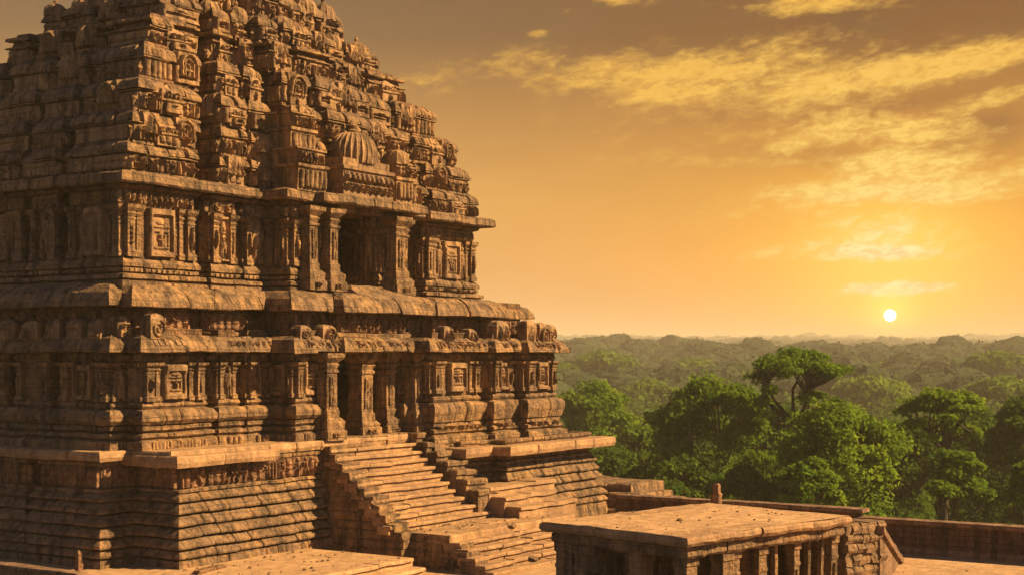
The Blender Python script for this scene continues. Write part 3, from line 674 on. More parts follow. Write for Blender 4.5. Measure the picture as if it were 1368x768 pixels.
sheet('paved_court', [(4, -40), (WX - .01, -40), (WX - .01, -9.51), (24, -9.51), (24, -3), (4, -3)], GZ, M_FLOOR, GZ - .2)

# ================================================================== BOUNDARY WALL
bw = empty('boundary_wall'); tag(bw, 'low dark red panelled stone wall with pale coping at the terrace edge', 'wall')
x0 = WX
yA = -17.0; 
def YX(px, X):
    k = (px - 684) / FPX; dx = X - CX; return CY + dx * (k * FW[0] - RT[0]) / (RT[1] - k * FW[1])
yA = YX(1146, x0)
m = MB(); box(m, x0, x0 + .45, -34, yA, GZ, .42); m.build('wall_body', M_WALL, bw, amp=.01)
m = MB(); steps = np.arange(-34, yA, 1.9)
y = -34
for y in steps: 
    e = min(yA, y + 1.89); fr((x0 - .12, e), (0, -1), (-1, 0), [(0, e - y, -.66, 0, .42), (0, e - y, -.66, .02, .5), (.01, e - y - .01, -.66, 0, .56)], m)
m.build('coping', M_COPE, bw, amp=.012)
m = MB(); 
for y in steps: e = min(yA, y + 1.89); fr((x0 - .1, e), (0, -1), (-1, 0), [(0, e - y, -.2, .02, GZ), (0, e - y, -.2, 0, GZ + .2), (0, e - y, -.2, -.06, GZ + .23)], m)
m.build('wall_footing', M_COPE, bw, amp=.015)
pys = [YX(p, x0) for p in (1146, 1184, 1224, 1262, 1310, 1326, 1366, 1420, 1480)]
for q, (a_, b_) in enumerate(zip(pys[:-1], pys[1:])):
    m = MB(); yy0, yy1 = a_, b_; L = yy0 - yy1
    if L < .6:
        fr((x0, yy0), (0, -1), (-1, 0), [(0, L, -.1, .09, GZ + .2), (0, L, -.1, .09, .42)], m); m.build('wall_pier', M_WALL, bw, amp=.01); continue
    for (s0, s1, z0, z1) in ((0.02, .14, GZ + .23, .42), (L - .14, L - .02, GZ + .23, .42), (.14, L - .14, .3, .419), (.14, L - .14, GZ + .23, GZ + .33), (L / 2 - .05, L / 2 + .05, GZ + .33, .3)):
        fr((x0, yy0), (0, -1), (-1, 0), [(s0, s1, -.1, .06, z0), (s0, s1, -.1, .06, z1)], m)
    m.build('wall_panel_frame', M_WALL, bw, amp=.008)
# raised further stretch of parapet
pw = empty('rear_parapet'); tag(pw, 'thin dark stone parapet behind the flat platform roof', 'wall')
m = MB(); box(m, x0 + .02, x0 + .42, yA + .02, -6, GZ, .72); m.build('wall_body', M_WALL, pw, amp=.012)
m = MB(); y = yA - .25
while y < -6: e = min(-6, y + 1.9); fr((x0 - .12, e), (0, -1), (-1, 0), [(0, e - y - .01, -.66, 0, .72), (0, e - y - .01, -.66, .02, .8), (.02, e - y - .02, -.66, -.02, .85)], m); y = e
m.build('coping', M_COPE, pw, amp=.015)

# ================================================================== PILLARED PLATFORM (rotated a little)
hall = empty('pillared_hall'); tag(hall, 'low flat roofed stone hall on short square pillars in front of the temple', 'pavilion')
hang = R_(-13.0); c_, s_ = math.cos(hang), math.sin(hang); HO = at(920, 718, 1.8)
def hp(u, v): return (HO[0] + c_ * u - s_ * v, HO[1] + s_ * u + c_ * v)
ht, hn = (c_, s_), (s_, -c_)
def hfr(u, v, rows, m, seg=.35): fr(hp(u, v), ht, hn, rows, m, seg)
HL, HD = 7.3, 5.1
Hp = [hp(0, HD), hp(0, 0), hp(HL, 0), hp(HL, HD)]
def hcourse(m, prof, bl, jit, back, poly=Hp, rnd=.03):
    E = []
    for a, b, L, t, n, c0, c1 in edges(poly):
        cuts = [0.0]
        while cuts[-1] < L - .01: cuts.append(min(L, cuts[-1] + random.uniform(*bl))); 
        if L - cuts[-2] < .4 and len(cuts) > 2: cuts.pop(-2)
        for k, (s0, s1) in enumerate(zip(cuts[:-1], cuts[1:])):
            f0 = k == 0; f1 = k == len(cuts) - 2; dj = random.uniform(-jit, jit); rings = []; mm = max(3, int((s1 - s0) / .22))
            for q in range(mm + 1):
                ring = []; endq = (q == 0 and not f0) or (q == mm and not f1)
                for pi, (o, z) in enumerate([(back, prof[0][1])] + prof + [(back, prof[-1][1])]):
                    inn = 0 < pi <= len(prof); oo = o + dj - (rnd if endq else 0) if inn else o
                    e0 = s0 - (oo if f0 else -.006); e1 = s1 + (oo if f1 else -.006); s = e0 + (e1 - e0) * q / mm
                    ring.append((a[0] + t[0] * s + n[0] * oo, a[1] + t[1] * s + n[1] * oo, z))
                rings.append(ring)
            loft(m, rings)
m = MB(); hcourse(m, [(.0, 1.79), (.05, 1.74), (.06, 1.64), (.0, 1.56), (-.06, 1.53)], (.7, 1.6), .035, -.8); m.build('roof_edge', M_STEP, hall, amp=.045)
m = MB()
g = 26; V = []; Fq = []
for i in range(g + 1):
    for j in range(g + 1): p = hp(.02 + (HL - .04) * i / g, .02 + (HD - .04) * j / g); V.append((p[0], p[1], 1.80))
for i in range(g):
    for j in range(g): k = i * (g + 1) + j; Fq.append((k, k + g + 1, k + g + 2, k + 1))
m.add(V, Fq); Fb = MB(); m.build('roof_deck', M_FLOOR, hall, amp=.012)
m = MB(); hcourse(m, [(-.22, 1.53), (-.16, 1.5), (-.14, 1.3), (-.2, 1.23)], (.8, 1.8), .03, -.7); m.build('roof_beam', M_ST, hall, amp=.035)
def hpillar(u, v, w, name='pillar', slim=False, mat=M_ST):
    m = MB(); k = w / 2; e = .0 if slim else .05
    def r(x, z): return (-k - x, k + x, -k - x, k + x, z)
    hfr(u, v, [r(.04, GZ), r(.04, GZ + .3), r(0, GZ + .34), r(0, .55), r(e * .4, .58), r(e * .4, .66), r(0, .68), r(0, .98), r(e * .8, 1.02), r(e * .8, 1.24)], m, seg=.2)
    if not slim:
        patch(m, hp(u, v), ht, hn, -k * .7, k * .7, GZ + .4, .5, 'fine', base=k, res=.045)
    return m.build(name, mat, hall, amp=.014)
for u, v, w in ((.55, .55, .42), (2.0, .5, .4), (2.45, .52, .3), (3.55, .5, .36), (.5, 2.0, .42), (.5, 3.6, .8), (.5, 4.5, .6), (5.2, .5, .24)): hpillar(u, v, w)
for u in (4.4, 5.95, 6.6): hpillar(u, .55, .13, slim=True)
hpillar(7.0, .5, .3)
m = MB(); hfr(1.5, 4.9, [(0, .25, -.1, 2.7, GZ), (0, .25, -.1, 2.7, 1.2)], m); hfr(2.2, 2.2, [(0, .25, -.1, 1.3, GZ), (0, .25, -.1, 1.3, 1.2)], m); hfr(6.95, 2.2, [(0, .25, -.1, 1.3, GZ), (0, .25, -.1, 1.3, 1.2)], m); hfr(.6, 2.3, [(0, 6.6, -.3, .0, GZ), (0, 6.6, -.3, 0, 1.2)], m); m.build('gap_blocking_wall', M_CORE, hall, amp=.03)  # walls added behind the pillars to block bright gaps and keep openings dark

# rubble wall and sloped slab at the end of the hall
rb = MB(); bx, by = hp(HL - .1, .3)
for k in range(7):
    z0 = GZ + k * .3; x = 0.0
    while x < 1.75:
        w = random.uniform(.3, .65); fr(hp(HL + .15 + x, .25), ht, hn, [(0, w - .02, -1.6, random.uniform(-.06, .06), z0), (0, w - .02, -1.6, random.uniform(0, .1), z0 + .15), (.02, w - .05, -1.6, random.uniform(-.06, .04), z0 + .29)], rb, seg=.1); x += w
o = rb.build('rubble_wall', M_ST, None, amp=.07); tag(o, 'rough rubble masonry pier at the end of the low hall', 'wall')
rp = MB(); a1 = hp(HL + 1.8, -.05); a2 = (a1[0] + .9, a1[1] - 1.0)
e1 = at(1196, 750, GZ); s1 = hp(HL + 1.7, .3)
dx, dy = e1[0] - s1[0], e1[1] - s1[1]; Ld = math.hypot(dx, dy); t = (dx / Ld, dy / Ld); n = (t[1], -t[0]); rings = []
for i in range(8):
    q = i / 7; zc = 1.35 + (GZ + .12 - 1.35) * q
    rings.append([(s1[0] + dx * q + n[0] * w, s1[1] + dy * q + n[1] * w, zc + dz) for w, dz in ((.28, 0), (-.28, 0), (-.28, -.2), (.28, -.2))])
loft(rp, rings)
rings = [[(s1[0] + dx * q + n[0] * w, s1[1] + dy * q + n[1] * w, z) for w, z in ((.16, 1.16 + (GZ + .0 - 1.16) * q), (-.16, 1.16 + (GZ + .0 - 1.16) * q), (-.16, GZ - .1), (.16, GZ - .1))] for q in (0, .5, 1)]
loft(rp, rings)
o = rp.build('ramp_balustrade', M_COPE, None, amp=.03); tag(o, 'sloping stone balustrade slab beside the rubble pier', 'balustrade')

# mound of stepped masonry behind the right end of the plinth
mm = MB(); 
for k, (xa, xb, ya, yb_, z) in enumerate(((24.2, 27.5, -6.3, -1, -.1), (24.5, 28, -5.7, -1, .2), (24.9, 28, -5.1, -1, .5), (25.4, 28.5, -4.4, -1, .85))):
    y = yb_
    while y > ya:
        e = max(ya, y - random.uniform(.7, 1.4)); fr((xa, y), (0, -1), (-1, 0), [(0, y - e - .02, -(xb - xa), random.uniform(-.05, .05), GZ - .2), (0, y - e - .02, -(xb - xa), 0, z - .08), (.03, y - e - .05, -(xb - xa), -.08, z)], mm); y = e
o = mm.build('stepped_base_ruin', M_ST, None, amp=.08); tag(o, 'ruined stepped stone mound just right of the temple plinth', 'ruin')

# small posts
def post(px, py, z, h, w, label, rot=0, taper=.7, zb=None):
    X, Y = at(px, py, z); m = MB(); k = w / 2
    fr((X, Y), (math.cos(rot), math.sin(rot)), (math.sin(rot), -math.cos(rot)), [(-k, k, -k, k, z), (-k, k, -k, k, z + h * .45), (-k * 1.2, k * 1.2, -k * 1.2, k * 1.2, z + h * .5), (-k * .8, k * .8, -k * .8, k * .8, z + h * .58), (-k * taper, k * taper, -k * taper, k * taper, z + h * .92), (-k * .3, k * .3, -k * .3, k * .3, z + h)], m, seg=.08)
    o = m.build('stone_post', M_RED, None, amp=.02); tag(o, label, 'post', None); return o
post(105, 774, 0, .85, .17, 'slim carved stone post at the corner of the low terrace parapet')
post(957, 676, .85, .85, .3, 'broken reddish stone stub standing on the rear parapet')
# low parapet at lower left
lp = empty('low_parapet'); tag(lp, 'low stone parapet with flat coping at the lower left edge of the terrace', 'wall')
q0 = at(0, 752, .35); q1 = at(100, 766, .35); X = (q0[0] + q1[0]) / 2
m = MB(); box(m, X, X + .3, q1[1], q0[1] + 12, 0, .27); m.build('wall_body', M_ST, lp, amp=.02)
m = MB(); y = q1[1]
while y < q0[1] + 12: fr((X - .06, y + 1.5), (0, -1), (-1, 0), [(0, 1.49, -.42, 0, .27), (0, 1.49, -.42, .02, .33), (.01, 1.48, -.42, 0, .36)], m); y += 1.5
m.build('coping', M_COPE, lp, amp=.02)
# loose stones
def stone_lump(name, label, x, y, z, r, group=None, fl=.6):
    bm = bmesh.new(); bmesh.ops.create_icosphere(bm, subdivisions=2, radius=r)
    for v in bm.verts: v.co = Vector((v.co.x * 1.2, v.co.y, v.co.z * fl)) * (1 + .45 * noise.noise(v.co * (2.2 / r) + Vector((x, y, 0))))
    me = bpy.data.meshes.new(name); bm.to_mesh(me); bm.free(); me.materials.append(M_ST); o = bpy.data.objects.new(name, me); COL.objects.link(o); o.location = (x, y, z + r * fl * .4); tag(o, label, 'stone', group); return o
for px, py, z, r, lab in ((909, 695, 1.8, .1, 'larger dark loose stone on the flat hall roof'), (935, 695, 1.8, .05, 'tiny loose stone right of the larger one on the hall roof'), (985, 684, 1.8, .05, 'small pebble near the back edge of the hall roof'),
    (846, 684, 1.8, .06, 'small loose stone on the left part of the hall roof'), (712, 748, .3, .16, 'broken stone lying on the lower steps of the staircase'), (684, 704, .95, .14, 'fragment of stone on the stair landing'), (1175, 748, GZ, .14, 'stone fragment at the foot of the sloping balustrade')):
    X, Y = at(px, py, z); stone_lump('loose_stone', lab, X, Y, z, r)
X, Y = at(280, 762, 0); m = MB(); fr((X, Y), (.97, .2), (.2, -.97), [(-.75, .75, -.12, .12, 0), (-.75, .75, -.12, .12, .07), (-.7, .7, -.09, .09, .1)], m); o = m.build('fallen_beam', M_CORE, None, amp=.04); tag(o, 'narrow broken stone beam lying flat on the terrace by the temple base', 'stone')

# grit and chips lying on the paving and the hall roof
m = MB(); Iv = None
def chips(n, fn, rmax):
    for i in range(n):
        x, y, z = fn(); r = rmax * random.random() ** 3 + .012; a = random.random() * 6.28
        V = [(x + r * 1.3 * math.cos(a + k * 1.57), y + r * math.sin(a + k * 1.57), z + .001) for k in range(4)] + [(x + r * .7 * math.cos(a + .5 + k * 1.57), y + r * .6 * math.sin(a + .5 + k * 1.57), z + r * .8) for k in range(4)]
        m.add(V, [(0, 1, 5, 4), (1, 2, 6, 5), (2, 3, 7, 6), (3, 0, 4, 7), (4, 5, 6, 7), (3, 2, 1, 0)])
def on_roof(): p = hp(random.uniform(.1, HL - .1), random.uniform(.1, HD - .1)); return p[0], p[1], 1.80
chips(120, on_roof, .035); chips(260, lambda: (random.uniform(-2.5, 6.9), random.uniform(-6.3, -1.8), 0.0), .06); chips(200, lambda: (random.uniform(9, WX - .2), random.uniform(-24, -12), GZ), .06)
chips(60, lambda: (random.uniform(9.1, 16.5), random.uniform(-6.4, -5.0), .5), .05)
o = m.build('grit', M_ST, None, amp=0); tag(o, 'small stone chips scattered over the paving', 'gravel', kind='stuff')

# ================================================================== TERRAIN, FOREST, TREES
def leafmat(name, A, B, tr=.35):
    mt = bpy.data.materials.new(name); t = nt(mt); b = NB(t); P = b.n('ShaderNodeNewGeometry').outputs['Position']
    f = b.ramp(b.noise(P, .33, 4, .6), .4, .62); f2 = b.ramp(b.noise(P, 2.5, 2, .5), .4, .65)
    col = b.mix(f, A, B); col = b.mix(b.m('MULTIPLY', f2, .5), col, tuple(c * .45 for c in A[:3]) + (1,))
    d = b.n('ShaderNodeBsdfDiffuse'); b.l(col, d.inputs[0]); tl = b.n('ShaderNodeBsdfTranslucent'); b.l(b.mix(.5, col, B), tl.inputs[0])
    mx = b.n('ShaderNodeMixShader'); mx.inputs[0].default_value = tr; b.l(d.outputs[0], mx.inputs[1]); b.l(tl.outputs[0], mx.inputs[2]); o = b.n('ShaderNodeOutputMaterial'); b.l(mx.outputs[0], o.inputs[0]); return mt
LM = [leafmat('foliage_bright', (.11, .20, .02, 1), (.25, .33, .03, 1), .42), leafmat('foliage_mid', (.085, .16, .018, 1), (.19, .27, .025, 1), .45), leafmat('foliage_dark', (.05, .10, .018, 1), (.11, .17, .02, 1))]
M_BARK = stone('bark', (.10, .065, .04, 1), (.07, .05, .035, 1), (.04, .03, .02, 1), joints=0, bump=.2)
def simple(name, A, B, s, bump=0, rough=.95):
    mt = bpy.data.materials.new(name); t = nt(mt); b = NB(t); P = b.n('ShaderNodeNewGeometry').outputs['Position']
    f = b.ramp(b.noise(P, s, 6, .65), .36, .64); col = b.mix(f, A, B); pb = b.n('ShaderNodeBsdfPrincipled'); b.l(col, pb.inputs['Base Color']); pb.inputs['Roughness'].default_value = rough; pb.inputs['Specular IOR Level'].default_value = .1
    if bump:
        bp = b.n('ShaderNodeBump'); bp.inputs['Distance'].default_value = bump; b.l(b.noise(P, s * 2.2, 6, .7), bp.inputs['Height']); b.l(bp.outputs[0], pb.inputs['Normal'])
    o = b.n('ShaderNodeOutputMaterial'); b.l(pb.outputs[0], o.inputs[0]); return mt
M_GRD = simple('forest_floor', (.035, .055, .018, 1), (.07, .085, .03, 1), .05, 1.5)
M_CAN = simple('forest_canopy', (.032, .045, .02, 1), (.055, .075, .03, 1), .12, 3.0)
def dist_ang(x, y):
    dx, dy = x - CX, y - CY; return np.hypot(dx, dy), np.arctan2(dx * RT[0] + dy * RT[1], dx * FW[0] + dy * FW[1])
def groundz(x, y):
    x = np.asarray(x, float); y = np.asarray(y, float); d, a = dist_ang(x, y)
    P = np.stack([x.ravel() / 260, y.ravel() / 260, 0 * x.ravel()], 1); n = (vn(P, 31) + .5 * vn(P * 2.3, 32)).reshape(x.shape)
    base = -14.5 + 6 * np.clip((d - 300) / 600, 0, 1) * n
    far = np.clip((d - 450) / 5000, 0, 1)
    base = base + 46 * far ** 1.1 + (9 * far ** .7) * n
    near = np.clip((95 - d) / 40, 0, 1); return base + near * 9.0
# terrain sheet in polar rings about the terrace
rr = np.concatenate([[0], np.geomspace(25, 6100, 68)]); aa = np.linspace(0, 2 * np.pi, 129)[:-1]; V = []; Fq = []
for i, r in enumerate(rr):
    for a in aa: V.append((CX + 25 + r * math.cos(a), CY + 20 + r * math.sin(a)))
V = np.array(V); Z = groundz(V[:, 0], V[:, 1]); Z[:len(aa) * 6] = np.minimum(Z[:len(aa) * 6], -6.5)
m = MB(); nA = len(aa)
for i in range(len(rr) - 1):
    for j in range(nA): k = i * nA + j; k2 = i * nA + (j + 1) % nA; Fq.append((k, k + nA, k2 + nA, k2))
m.add(np.column_stack([V, Z]), Fq); o = m.build('terrain', M_GRD, None, amp=0, smooth=True); tag(o, kind='structure')

# continuous far forest: crowns on the ridges
def ico(sub):
    bm = bmesh.new(); bmesh.ops.create_icosphere(bm, subdivisions=sub, radius=1); v = np.array([x.co[:] for x in bm.verts]); f = [tuple(q.index for q in p.verts) for p in bm.faces]; bm.free(); return v, f
I3, I2, I1 = ico(4), ico(3), ico(2)
def leaves(m, centre, rad, n, size, rng):
    c = np.array(centre); d = rng.normal(0, 1, (n, 3)); d /= np.linalg.norm(d, axis=1)[:, None]; d[:, 2] = np.abs(d[:, 2]) * np.where(rng.random(n) < .8, 1, -1)
    r = rng.random(n) ** .45 * (1 + .35 * vn(d * 2.1 + c * .7, 51) + .2 * vn(d * 5 + c, 52)); P = c + d * r[:, None] * np.array(rad)
    nn = d * .6 + rng.normal(0, .5, (n, 3)) + np.array([0, 0, .35]); nn /= np.linalg.norm(nn, axis=1)[:, None]
    t = np.cross(nn, rng.normal(0, 1, (n, 3))); t /= np.linalg.norm(t, axis=1)[:, None] + 1e-9; b = np.cross(nn, t)
    s = size * rng.uniform(.6, 1.4, n)[:, None]; l = s * 1.0; w = s * .55
    V = np.stack([P - t * l, P - b * w, P + t * l, P + b * w], 1).reshape(-1, 3); i = np.arange(n) * 4
    m.add(V, np.stack([i, i + 1, i + 2, i + 3], 1).tolist())
m = MB(); d = 420.0; rngf = np.random.default_rng(5)
while d < 5700:
    rad = 6.5 + d * .0050 if d < 1300 else 5 + d * .0033; a = -.03
    while a < .42:
        r = rad * random.choice([.6, .8, 1, 1, 1.2, 1.4]) * random.uniform(.85, 1.15); dd = d + random.uniform(-.7, .7) * rad
        x = CX + dd * (math.cos(a) * FW[0] + math.sin(a) * RT[0]); y = CY + dd * (math.cos(a) * FW[1] + math.sin(a) * RT[1])
        g = float(groundz(np.array([x]), np.array([y]))[0]); v, f = (I2 if d < 1100 else I1)
        hz = r * random.uniform(.5, .85); off = np.array([random.random() * 50] * 3)
        q = v * (1 + .13 * vn(v * 1.7 + off, 41) + .12 * vn(v * 4.5 + off, 42) + .05 * vn(v * 9 + off, 43))[:, None]
        cz = g + 6 + d * .001 + r * .18
        m.add(np.column_stack([x + q[:, 0] * r * .9, y + q[:, 1] * r * .9, cz + q[:, 2] * hz * .9]), f)
        nl = 240 if d < 1300 else 26; dd_ = rngf.normal(0, 1, (nl, 3)); dd_ /= np.linalg.norm(dd_, axis=1)[:, None]; dd_[:, 2] = np.abs(dd_[:, 2])
        sr = (1 + .13 * vn(dd_ * 1.7 + off, 41) + .12 * vn(dd_ * 4.5 + off, 42)) * rngf.uniform(.84, .92, nl)
        Pc = np.array([x, y, cz]) + dd_ * sr[:, None] * np.array([r, r, hz]); sz_ = r * (.075 if d < 1300 else .13) * rngf.uniform(.6, 1.3, nl)[:, None]
        nn = dd_ + rngf.normal(0, .45, (nl, 3)); tt_ = np.cross(nn, rngf.normal(0, 1, (nl, 3))); tt_ /= np.linalg.norm(tt_, axis=1)[:, None] + 1e-9; bb_ = np.cross(nn / np.linalg.norm(nn, axis=1)[:, None], tt_)
        ii = np.arange(nl) * 4; m.add(np.stack([Pc - tt_ * sz_, Pc - bb_ * sz_ * .7, Pc + tt_ * sz_, Pc + bb_ * sz_ * .7], 1).reshape(-1, 3), np.stack([ii, ii + 1, ii + 2, ii + 3], 1).tolist())
        a += rad * 1.4 * random.uniform(.7, 1.3) / d
    d += rad * 1.7
o = m.build('far_forest', M_CAN, None, amp=0); tag(o, kind='stuff', label='hazy wooded ridges rolling away to the horizon', cat='forest')

def tube(m, p0, p1, r0, r1, bend=.0, n=7, k=5):
    p0, p1 = np.array(p0, float), np.array(p1, float); rings = []; b = RNG.normal(0, 1, 3) * bend * np.linalg.norm(p1 - p0)
    dr = p1 - p0; dr /= np.linalg.norm(dr) + 1e-9; u = np.cross(dr, (0.3, .9, .1)); u /= np.linalg.norm(u); w = np.cross(dr, u)
    for i in range(k + 1):
        q = i / k; c = p0 + (p1 - p0) * q + b * math.sin(q * 3.14); r = r0 + (r1 - r0) * q
        rings.append([tuple(c + r * (math.cos(t) * u + math.sin(t) * w)) for t in [2 * math.pi * j / n for j in range(n)]])
    loft(m, rings)
def leaves(m, centre, rad, n, size, rng):
    c = np.array(centre); d = rng.normal(0, 1, (n, 3)); d /= np.linalg.norm(d, axis=1)[:, None]; d[:, 2] = np.abs(d[:, 2]) * np.where(rng.random(n) < .8, 1, -1)
    r = rng.random(n) ** .45 * (1 + .35 * vn(d * 2.1 + c * .7, 51) + .2 * vn(d * 5 + c, 52)); P = c + d * r[:, None] * np.array(rad)
    nn = d * .6 + rng.normal(0, .5, (n, 3)) + np.array([0, 0, .35]); nn /= np.linalg.norm(nn, axis=1)[:, None]
    t = np.cross(nn, rng.normal(0, 1, (n, 3))); t /= np.linalg.norm(t, axis=1)[:, None] + 1e-9; b = np.cross(nn, t)
    s = size * rng.uniform(.6, 1.4, n)[:, None]; l = s * 1.0; w = s * .55
    V = np.stack([P - t * l, P - b * w, P + t * l, P + b * w], 1).reshape(-1, 3); i = np.arange(n) * 4
    m.add(V, np.stack([i, i + 1, i + 2, i + 3], 1).tolist())
def tree(name, label, px, d, ptop, pw, mat=1, shape='round', trunk_px=None, n=9000, leaf=.2, seed=1, depth=.9, group='trees in the valley beyond the wall', crown_h=None, cat='tree', open_=0.0, base=None):
    rng = np.random.default_rng(seed); x, y = ray(px, d); g = float(groundz(np.array([x]), np.array([y]))[0]); top = zat(ptop, d); W = pw / FPX * d / 2
    H = top - g; ch = crown_h if crown_h else (W * (1.0 if shape == 'round' else .45)); ch = min(ch, H * .9)
    root = empty(name); root.location = (x, y, g); tag(root, label, cat, group)
    tm = MB(); lm = MB(); loc = lambda p: (p[0], p[1], p[2])
    fork = np.array([rng.normal(0, .3), rng.normal(0, .3), max(H - ch * 1.25, H * .28)])
    if shape == 'flat': fork[2] = H - ch - W * .6; fork[:2] = rng.normal(0, .2, 2)
    tr = (.02 if shape == 'flat' else .013) * H + .07; tube(tm, (0, 0, -.5), fork, tr, tr * .7, .04)
    K = {'round': 34, 'flat': 44, 'layer': 24, 'dome': 22}[shape]
    cl = []
    for i in range(K):
        th = rng.random() * 6.283; q = math.sqrt((i + .5) / K) * .82
        if shape == 'flat' and i % 5 == 4: zc = H - ch * rng.uniform(1.1, 1.6); q *= .9; sz = W * rng.uniform(.12, .2); sq = .5
        elif shape == 'flat': zc = H - ch * (.2 + .75 * q * q + .25 * rng.random()); sz = W * rng.uniform(.17, .27); sq = .42
        elif shape == 'dome': zc = H - ch * (.22 + .75 * q * q); sz = W * rng.uniform(.27, .36); sq = .7
        elif shape == 'layer': zc = H - ch * (.12 + .85 * (i / K) * rng.uniform(.6, 1.1)) * 1.0; q = rng.uniform(.1, .85) * (.45 + .55 * i / K); sz = W * rng.uniform(.2, .33); sq = .45
        else: zc = H - ch * (.18 + 1.1 * q ** 1.7 * rng.uniform(.4, 1.15)); sz = W * rng.uniform(.2, .36); sq = .68
        c = np.array([math.cos(th) * q * W, math.sin(th) * q * W * depth, zc]); cl.append((c, sz, sq))
    hubs = []
    for i in range(6):
        th = i * 6.283 / 5 + rng.uniform(-.3, .3) + .3; hub = np.array([math.cos(th) * W * (.5 if i else .05), math.sin(th) * W * (.5 if i else .05), (H - ch * 1.0 if shape == 'flat' else H - ch * .9)]) + rng.normal(0, .3, 3) * (2.0 if shape == 'flat' else 1)
        tube(tm, fork, hub, tr * rng.uniform(.25, .45), tr * .18, .14, 7, 6); hubs.append(hub)
    for c, sz, sq in cl:
        hub = min(hubs, key=lambda q: np.linalg.norm(q - c)); tube(tm, hub, c, tr * .24, tr * .08, .12, 5, 4)
        if False: 
            mid = fork + (c - fork) * .5 + np.array([0, 0, -.06 * H if shape == 'flat' else 0]); r0 = tr * .38
            tube(tm, fork, mid, r0, r0 * .6, .06, 6, 4); tube(tm, mid, c, r0 * .6, r0 * .15, .08, 5, 4)
        leaves(lm, c, (sz, sz, sz * sq), int(n / K), leaf, rng)
    if shape == 'round': leaves(lm, (0, 0, H - ch * 1.3), (W * .8, W * .8, ch * .55), int(n * .18), leaf, rng)
    if base: 
        for i in range(8): leaves(lm, (rng.uniform(-W, W), rng.uniform(-W, W), rng.uniform(.1, .5) * H), (W * .4, W * .4, H * .14), int(n * .05), leaf, rng)
    tm.build('trunk', M_BARK, root, amp=0, smooth=True); lm.build('crown', LM[mat], root, amp=0); return root
tree('acacia_tree', 'tall flat topped tree whose umbrella crown rises above the others', 1062, 112, 460, 172, 1, 'flat', n=13000, leaf=.14, seed=6, crown_h=2.9)
tree('broadleaf_tree', 'brightest green spreading tree just behind the end of the hall roof', 1122, 98, 524, 190, 0, 'round', n=22000, leaf=.17, seed=5, crown_h=6.5, base=True)
tree('broadleaf_tree', 'broad mid green tree left of the flat topped tree', 955, 118, 493, 190, 1, 'round', n=24000, leaf=.19, seed=8, crown_h=8, base=True)
tree('broadleaf_tree', 'layered tree with forked trunk showing under its thin crown on the right', 1262, 112, 512, 150, 0, 'flat', n=9000, leaf=.18, seed=11, crown_h=2.6)
tree('broadleaf_tree', 'small bright round tree low behind the hall roof', 1080, 88, 602, 100, 0, 'round', n=9000, leaf=.15, seed=13, crown_h=3.5)
tree('broadleaf_tree', 'dark bushy tree cut by the right edge of the photo', 1372, 120, 520, 130, 2, 'round', n=14000, leaf=.2, seed=15, crown_h=7, base=True)
tree('broadleaf_tree', 'bright low tree at the right edge above the boundary wall', 1372, 92, 612, 90, 0, 'layer', n=8000, leaf=.16, seed=17, crown_h=3.5)
tree('broadleaf_tree', 'lower green tree under the forked tree above the boundary wall', 1275, 100, 598, 130, 1, 'layer', n=13000, leaf=.17, seed=19, crown_h=4.5, base=True)
tree('broadleaf_tree', 'yellow green tree touching the right edge of the temple', 790, 170, 506, 150, 0, 'round', n=17000, leaf=.26, seed=21, crown_h=7)
tree('broadleaf_tree', 'mid green tree between the temple and the broad tree', 858, 155, 560, 120, 1, 'round', n=13000, leaf=.24, seed=23, crown_h=8, base=True)
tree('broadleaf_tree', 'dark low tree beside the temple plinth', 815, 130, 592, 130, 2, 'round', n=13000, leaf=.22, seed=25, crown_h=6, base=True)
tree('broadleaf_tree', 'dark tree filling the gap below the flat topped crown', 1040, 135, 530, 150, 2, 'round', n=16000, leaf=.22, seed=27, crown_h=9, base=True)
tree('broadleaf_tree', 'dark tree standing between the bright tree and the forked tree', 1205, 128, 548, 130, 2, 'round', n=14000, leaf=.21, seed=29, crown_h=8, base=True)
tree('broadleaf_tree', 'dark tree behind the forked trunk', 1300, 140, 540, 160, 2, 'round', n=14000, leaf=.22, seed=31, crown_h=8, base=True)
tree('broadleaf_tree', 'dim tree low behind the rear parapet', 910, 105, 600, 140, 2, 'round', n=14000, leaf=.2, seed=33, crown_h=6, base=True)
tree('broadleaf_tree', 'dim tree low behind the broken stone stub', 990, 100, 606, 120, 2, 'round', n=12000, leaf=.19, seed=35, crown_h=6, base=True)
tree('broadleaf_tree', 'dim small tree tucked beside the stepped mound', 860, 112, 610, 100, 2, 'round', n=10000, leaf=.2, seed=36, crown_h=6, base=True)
mid = [('big smooth dome shaped tree in the haze just right of the temple', 806, 330, 474, 96, 1), ('low rounded tree in the haze right of the big dome', 872, 420, 484, 66, 2), ('bluish small dome tree at the left of the hazy row', 750, 280, 488, 50, 1),
       ('hazy tree above the broad mid green tree', 925, 350, 484, 76, 1), ('hazy dome tree behind the gap right of the flat top', 1205, 340, 484, 84, 1), ('hazy round tree left of the far right group', 1262, 360, 486, 84, 2),
       ('hazy two humped tree near the right edge', 1330, 300, 474, 90, 1), ('pale green tree beyond the bright tree', 1165, 230, 508, 110, 0), ('pale tree between the yellow green tree and the broad tree', 870, 240, 512, 90, 0), ('olive tree behind the forked crown at the right', 1345, 210, 508, 120, 1),
       ('far tree behind the left part of the flat crown', 985, 300, 494, 80, 2)]
for i, (lab, px, d, pt, w, mt_) in enumerate(mid): d *= 1.7; tree('broadleaf_tree', lab, px, d, pt, w, mt_, 'dome', n=9000, leaf=.0019 * d, seed=50 + i, group='hazy trees in the middle distance', base=True)
